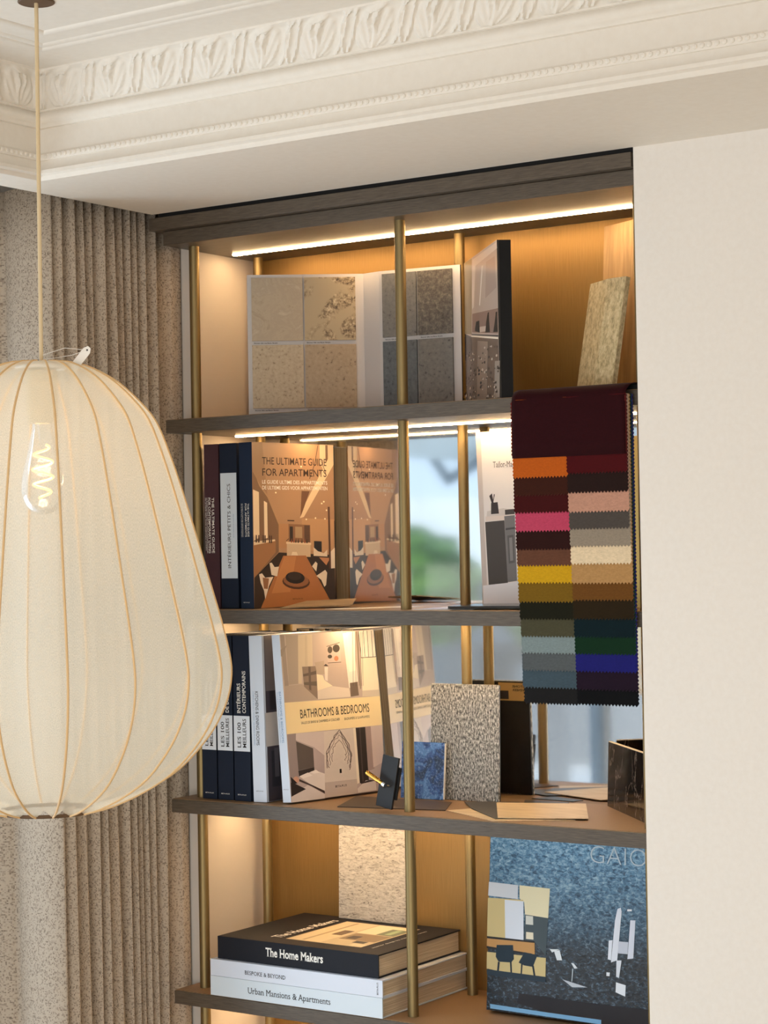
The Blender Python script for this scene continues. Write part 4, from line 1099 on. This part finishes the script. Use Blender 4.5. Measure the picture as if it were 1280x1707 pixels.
dk = thing('handle_sample', 'small black plate with a knurled brass handle propped against the leaning book and pole', 'handle sample', mx=Matrix.Translation((0.494, 0.048, Z3 + 0.0088)) @ Matrix.Rotation(math.radians(-10), 4, 'Z') @ Matrix.Rotation(math.radians(8), 4, 'Y') @ Matrix.Rotation(math.radians(-5), 4, 'X'))
b = MB(); b.box((0, 0, 0), (0.044, 0.005, 0.104)); b.build('plate', 'black_metal', dk, bevel=0.0008)
b = MB(); b.box((0.012, 0.0055, 0.02), (0.048, 0.0095, 0.085)); b.build('stand', 'black_backing', dk)
h0, h1 = Vector((-0.022, -0.016, 0.062)), Vector((0.024, -0.012, 0.048))
b = MB(); b.tube([h0, h1], 0.0042, 14); hd = b.build('handle', 'polished_brass', dk, smooth=True)
b = MB()
ax = (h1 - h0).normalized()
for k in range(9):
    c = h0 + ax * (0.004 + 0.0035 * k)
    b.tube([c - ax * 0.0009, c + ax * 0.0009], 0.0049, 14)
b.build('knurling', 'polished_brass', hd)
b = MB(); b.tube([h1, h1 + Vector((0.004, 0.012, -0.002))], 0.0038, 12); b.tube([h1 - ax * 0.001, h1 + ax * 0.006], 0.0062, 14); b.build('end_knob', 'chrome', hd, smooth=True)

SGS = 'veneer and leather sheets on the third shelf'
sheet('leather_sheet', 'dark brown leather sheet lying under the small black plate on the third shelf', [(0.405, 0.040), (0.632, 0.092), (0.575, 0.205), (0.340, 0.200)], Z3 + 0.0003, 0.0018, 'dark_leatherette', group=SGS)
sheet('veneer_sheet', 'pale wood veneer sheet lying lowest, its corner at the shelf edge', [(0.634, 0.094), (0.794, 0.004), (0.93, 0.085), (0.72, 0.230)], Z3 + 0.0003, 0.0012, 'pale_veneer', group=SGS)
sheet('dark_sheet', 'dark grey-brown triangular sheet corner lying between two pale veneer sheets', [(0.668, 0.132), (0.790, 0.022), (0.86, 0.12), (0.700, 0.262), (0.60, 0.215)], Z3 + 0.0018, 0.0012, 'charcoal_sheet', group=SGS)
sheet('veneer_sheet', 'large pale wood veneer sheet lying uppermost near the shelf edge', [(0.792, 0.028), (0.952, 0.096), (0.842, 0.288), (0.672, 0.222)], Z3 + 0.0033, 0.0012, 'pale_veneer', group=SGS)
sheet('dark_sheet', 'dark sheet lying at the back by the mirror behind the large pale veneer', [(0.715, 0.258), (0.800, 0.286), (0.790, 0.312), (0.690, 0.306)], Z3 + 0.0003, 0.0012, 'charcoal_sheet', group=SGS)

# white slate on the fourth shelf behind the stack
sw = slab('slate_slab', 'tall cream-white rough slate slab leaning behind the lying stack of books', (0.218, 0.3005 - 0.004, Z4 + 0.0005), math.radians(0), 0.175, 0.250, 0.008, math.radians(1.5), 'white_slate', cat='stone sample')
sw.matrix_world = Matrix.Translation((0.218, 0.2985, Z4 + 0.1236)) @ Matrix.Rotation(math.radians(-1.5), 4, 'X')

# ------------------------------------------------------------------ pendant lamp
PXc, PYc = 0.498, -0.894
pz = lambda y: 1.9 - (y - 616.3) / 1024
ph = thing('pendant_lamp', 'cream ribbed fabric pendant lamp with a glowing bulb hanging before the curtain', 'pendant lamp', loc=(PXc, PYc, 0))
prof_l = [(30, 604), (48, 605), (67, 608), (97, 619), (132, 640), (167, 672), (194, 706), (216, 760), (236, 820), (260, 900), (280, 970), (300, 1040), (313, 1095), (316, 1130), (309, 1170), (291, 1210), (265, 1246), (225, 1286), (175, 1317), (120, 1341), (80, 1352)]
NR = 18
ROT = math.radians(-20)
def smooth_prof(pts, n):
    out = []
    for i in range(len(pts) - 1):
        p0 = pts[max(i - 1, 0)]; p1 = pts[i]; p2 = pts[i + 1]; p3 = pts[min(i + 2, len(pts) - 1)]
        for k in range(n):
            t = k / n
            out.append(tuple(0.5 * (2 * p1[a] + (p2[a] - p0[a]) * t + (2 * p0[a] - 5 * p1[a] + 4 * p2[a] - p3[a]) * t * t + (3 * p1[a] - p0[a] - 3 * p2[a] + p3[a]) * t ** 3) for a in (0, 1)))
    out.append(pts[-1])
    return out
sp = smooth_prof(prof_l, 3)
ns = 8
b = MB()
rows = []
for i, (r, y) in enumerate(sp):
    row = []
    for j in range(NR * ns):
        a = 2 * PI * j / (NR * ns)
        dd = (j % ns) / ns - 0.5
        da = dd * 2 * PI / NR
        chord = math.cos(PI / NR) / math.cos(da)
        k = 0.25 + 0.75 * chord if False else chord
        rr = r / 1052 * (1 - (1 - k) * 1.35)
        sc = 0.0
        if i > len(sp) - 9:
            sc = 0.012 * (math.cos(da * NR) * 0.5 + 0.5) * (i - len(sp) + 9) / 9
        row.append((rr * math.cos(a + ROT), rr * math.sin(a + ROT), pz(y) + sc))
    rows.append(row)
n_ = NR * ns
b.grid(rows, closed=True, uvf=lambda a, c: (c / n_ * 1.6, a / len(sp) * 0.9))
b.build('shade', 'sheer_fabric', ph, smooth=True)
for k in range(NR):
    a = 2 * PI * k / NR + ROT
    b = MB()
    b.tube([(r / 1052 * 1.002 * math.cos(a), r / 1052 * 1.002 * math.sin(a), pz(y)) for r, y in sp], 0.0019, 6)
    b.build('rib', 'rib_wire', ph, smooth=True)
def ring(b, R, z, r, n=48):
    b.tube([(R * math.cos(2 * PI * k / n), R * math.sin(2 * PI * k / n), z) for k in range(n + 1)], r, 8, cap=False)
b = MB(); ring(b, 0.078, pz(1350), 0.003); b.build('bottom_ring', 'brown_ring', ph, smooth=True)
b = MB(); ring(b, 0.040, pz(612), 0.003)
for k in range(3):
    a = 2 * PI * k / 3
    b.tube([(0, 0, pz(613)), (0.040 * math.cos(a), 0.040 * math.sin(a), pz(612))], 0.0025, 8)
b.build('top_ring', 'white_plastic', ph, smooth=True)
b = MB(); b.tube([(0, 0, pz(614)), (0, 0, pz(618)), (0, 0, pz(704)), (0, 0, pz(706))], [0.020, 0.0255, 0.0255, 0.023], 32)
shade_by_angle(b.build('socket', 'socket_enamel', ph, smooth=True))
b = MB(); b.tube([(0, 0, pz(616)), (0, 0, ZC)], 0.0034, 12); b.build('cord', 'cord_fabric', ph, smooth=True)
b = MB(); b.tube([(0, 0, ZC), (0, 0, ZC - 0.002), (0, 0, ZC - 0.003)], [0.030, 0.030, 0.028], 40); shade_by_angle(b.build('ceiling_rose', 'brown_ring', ph, smooth=True))
bp = [(16, 706), (17, 715), (20, 730), (26, 760), (33, 790), (36, 812), (34, 830), (27, 845), (16, 854), (3, 857)]
sb = smooth_prof(bp, 3)
b = MB(); b.grid([[(r / 1024 * math.cos(2 * PI * j / 32), r / 1024 * math.sin(2 * PI * j / 32), pz(y)) for j in range(32)] for r, y in sb], closed=True)
bo = b.build('bulb', 'bulb_glass', ph, smooth=True)
b = MB()
pts = []
for k in range(120):
    t = k / 119
    rr = 0.0165 * (0.45 + 0.55 * math.sin(PI * t) ** 0.5)
    pts.append((rr * math.cos(t * 7 * PI), rr * math.sin(t * 7 * PI), pz(742 + t * 88)))
b.tube(pts, 0.0021, 8); b.build('filament', 'filament', bo, smooth=True)
b = MB(); b.tube([(0, 0, pz(706)), (0, 0, pz(738))], [0.008, 0.004], 12); b.build('bulb_stem', 'bulb_glass', bo, smooth=True)
bl = bpy.data.lights.new('bulb_light', 'POINT')
bl.energy = 0.9; bl.color = (1.0, 0.74, 0.45); bl.shadow_soft_size = 0.016
blo = bpy.data.objects.new('bulb_light', bl)
S.collection.objects.link(blo)
blo.parent = ph; blo.location = (0, 0, pz(790))
# white tag tied to the top of the shade
ta = Vector((math.cos(0.6), math.sin(0.6), 0))
tm = frame((0.066, 0.010, pz(612)), (0.80, 0.53, 0), (0, 0, 1), (0.53, -0.80, 0)) @ Matrix.Rotation(math.radians(-40), 4, 'Z')
b = MB(); b.prism([(-0.007, -0.006), (0.007, -0.006), (0.007, 0.030), (0.003, 0.037), (-0.003, 0.037), (-0.007, 0.030)], tm, 0.0012)
tg = b.build('price_tag', 'white_plastic', ph)
b = MB(); b.prism(ell(0, 0.031, 0.0016, 0.0016, 10), tm @ Matrix.Translation((0, 0, 0.0013)), 0.0002); b.build('tag_hole', 'black_gap', tg)
b = MB()
pe = tm @ Vector((0, 0.031, 0.001))
b.tube([pe, (pe.x - 0.03, pe.y - 0.02, pe.z + 0.004), (0.004, 0.0, pe.z - 0.004)], 0.0005, 6)
b.tube([pe, (pe.x - 0.02, pe.y - 0.015, pe.z - 0.008), (0.004, 0.0, pe.z - 0.012)], 0.0005, 6)
b.build('tag_string', 'white_plastic', tg, smooth=True)

# ------------------------------------------------------------------ street outside, seen in the mirrors
b = MB(); b.box((-40, -50, -0.3), (-0.45, 12, -0.05)); b.box((-0.45, -50, -0.3), (20, -4.6, -0.05)); struct(b.build('street_ground', 'street_paving'))
def blob(b, c, r, seed, n=14, mi=0):
    rs = random.Random(seed)
    rows = []
    for i in range(n + 1):
        th = PI * i / n
        rows.append([(c[0] + r[0] * math.sin(th) * math.cos(p) * (1 + rs.uniform(-.22, .22)), c[1] + r[1] * math.sin(th) * math.sin(p) * (1 + rs.uniform(-.22, .22)), c[2] + r[2] * math.cos(th) * (1 + rs.uniform(-.1, .1))) for p in [2 * PI * j / 18 for j in range(18)]])
    b.grid(rows, closed=True, mi=mi)
for k, (x, y, h, rr) in enumerate(((-6.0, -9.3, 1.75, 0.60), (-4.7, -9.8, 1.60, 0.60), (-4.4, -11.8, 1.62, 0.60))):
    t = thing('shrub', ['leafy green shrub in a planter, tallest of the street greenery', 'low green shrub in a planter beside the dark car', 'rounded green shrub in a planter farthest along the street'][k], 'shrub', loc=(x, y, -0.05), group='shrubs on the street')
    b = MB(); blob(b, (0, 0, h - 0.45), (rr, rr, 0.5), k); b.build('foliage', 'leaf_green', t)
    b = MB(); b.box((-0.4, -0.4, 0), (0.4, 0.4, h - 0.85)); b.build('planter', 'steel_grey', t, bevel=0.02)
ca = thing('car', 'dark blue car parked across the street', 'car', loc=(-7.2, -12.0, -0.05), rz=math.radians(62))
b = MB()
pr = [(-2.0, 0.30), (-2.0, 0.75), (-1.3, 0.92), (-0.7, 1.40), (0.9, 1.42), (1.5, 0.98), (2.0, 0.85), (2.05, 0.30)]
b.prism(pr, frame((0, -0.82, 0), (1, 0, 0), (0, 0, 1), (0, 1, 0)), 1.64); b.build('body', 'car_paint', ca, bevel=0.05)
b = MB(); b.prism([(-1.1, 0.95), (-0.65, 1.34), (0.85, 1.36), (1.3, 0.98)], frame((0, -0.835, 0), (1, 0, 0), (0, 0, 1), (0, 1, 0)), 1.67); b.build('side_window', 'dark_glass', ca)
for x in (-1.25, 1.25):
    for y in (-0.84, 0.66):
        b = MB(); b.tube([(x, y, 0.31), (x, y + 0.18, 0.31)], 0.31, 20); b.build('wheel', 'rubber', ca)
fa = thing('building', 'pale stucco building with blue shutters across the street', 'building', loc=(-11, -19, -0.05), rz=math.radians(-32))
b = MB(); b.box((-9, -4, 0), (9, 0, 2.3)); b.build('wall', 'facade_stucco', fa)
for k in range(6):
    b = MB(); b.box((-8 + k * 2.8, 0.0, 0.6), (-6.6 + k * 2.8, 0.06, 1.9)); b.build('shutter', 'shutter_blue', fa)
aw = thing('awning', 'white canvas awning on dark struts outside the side window', 'awning', loc=(0, 0, 0))
b = MB(); b.prism([(-0.46, 2.75), (-2.9, 2.12), (-2.9, 2.06), (-0.46, 2.69)], frame((0, -3.4, 0), (1, 0, 0), (0, 0, 1), (0, 1, 0)) , -3.3); 
b.build('canvas', 'awning_canvas', aw)
b = MB(); b.tube([(-2.9, -4.55, 2.36), (-3.0, -5.2, 1.96), (-2.2, -4.9, 2.23)], 0.035, 10); b.build('arm', 'steel_grey', aw)
for k, (x, y) in enumerate(((-2.2, -4.35), (-2.6, -5.6))):
    bo = thing('bollard', ['grey street bollard nearer the window', 'grey street bollard farther from the window'][k], 'bollard', loc=(x, y, -0.05), group='bollards on the pavement')
    b = MB(); b.tube([(0, 0, 0), (0, 0, 0.9), (0, 0, 0.96)], [0.08, 0.08, 0.03], 16); b.build('post', 'steel_grey', bo, smooth=True)
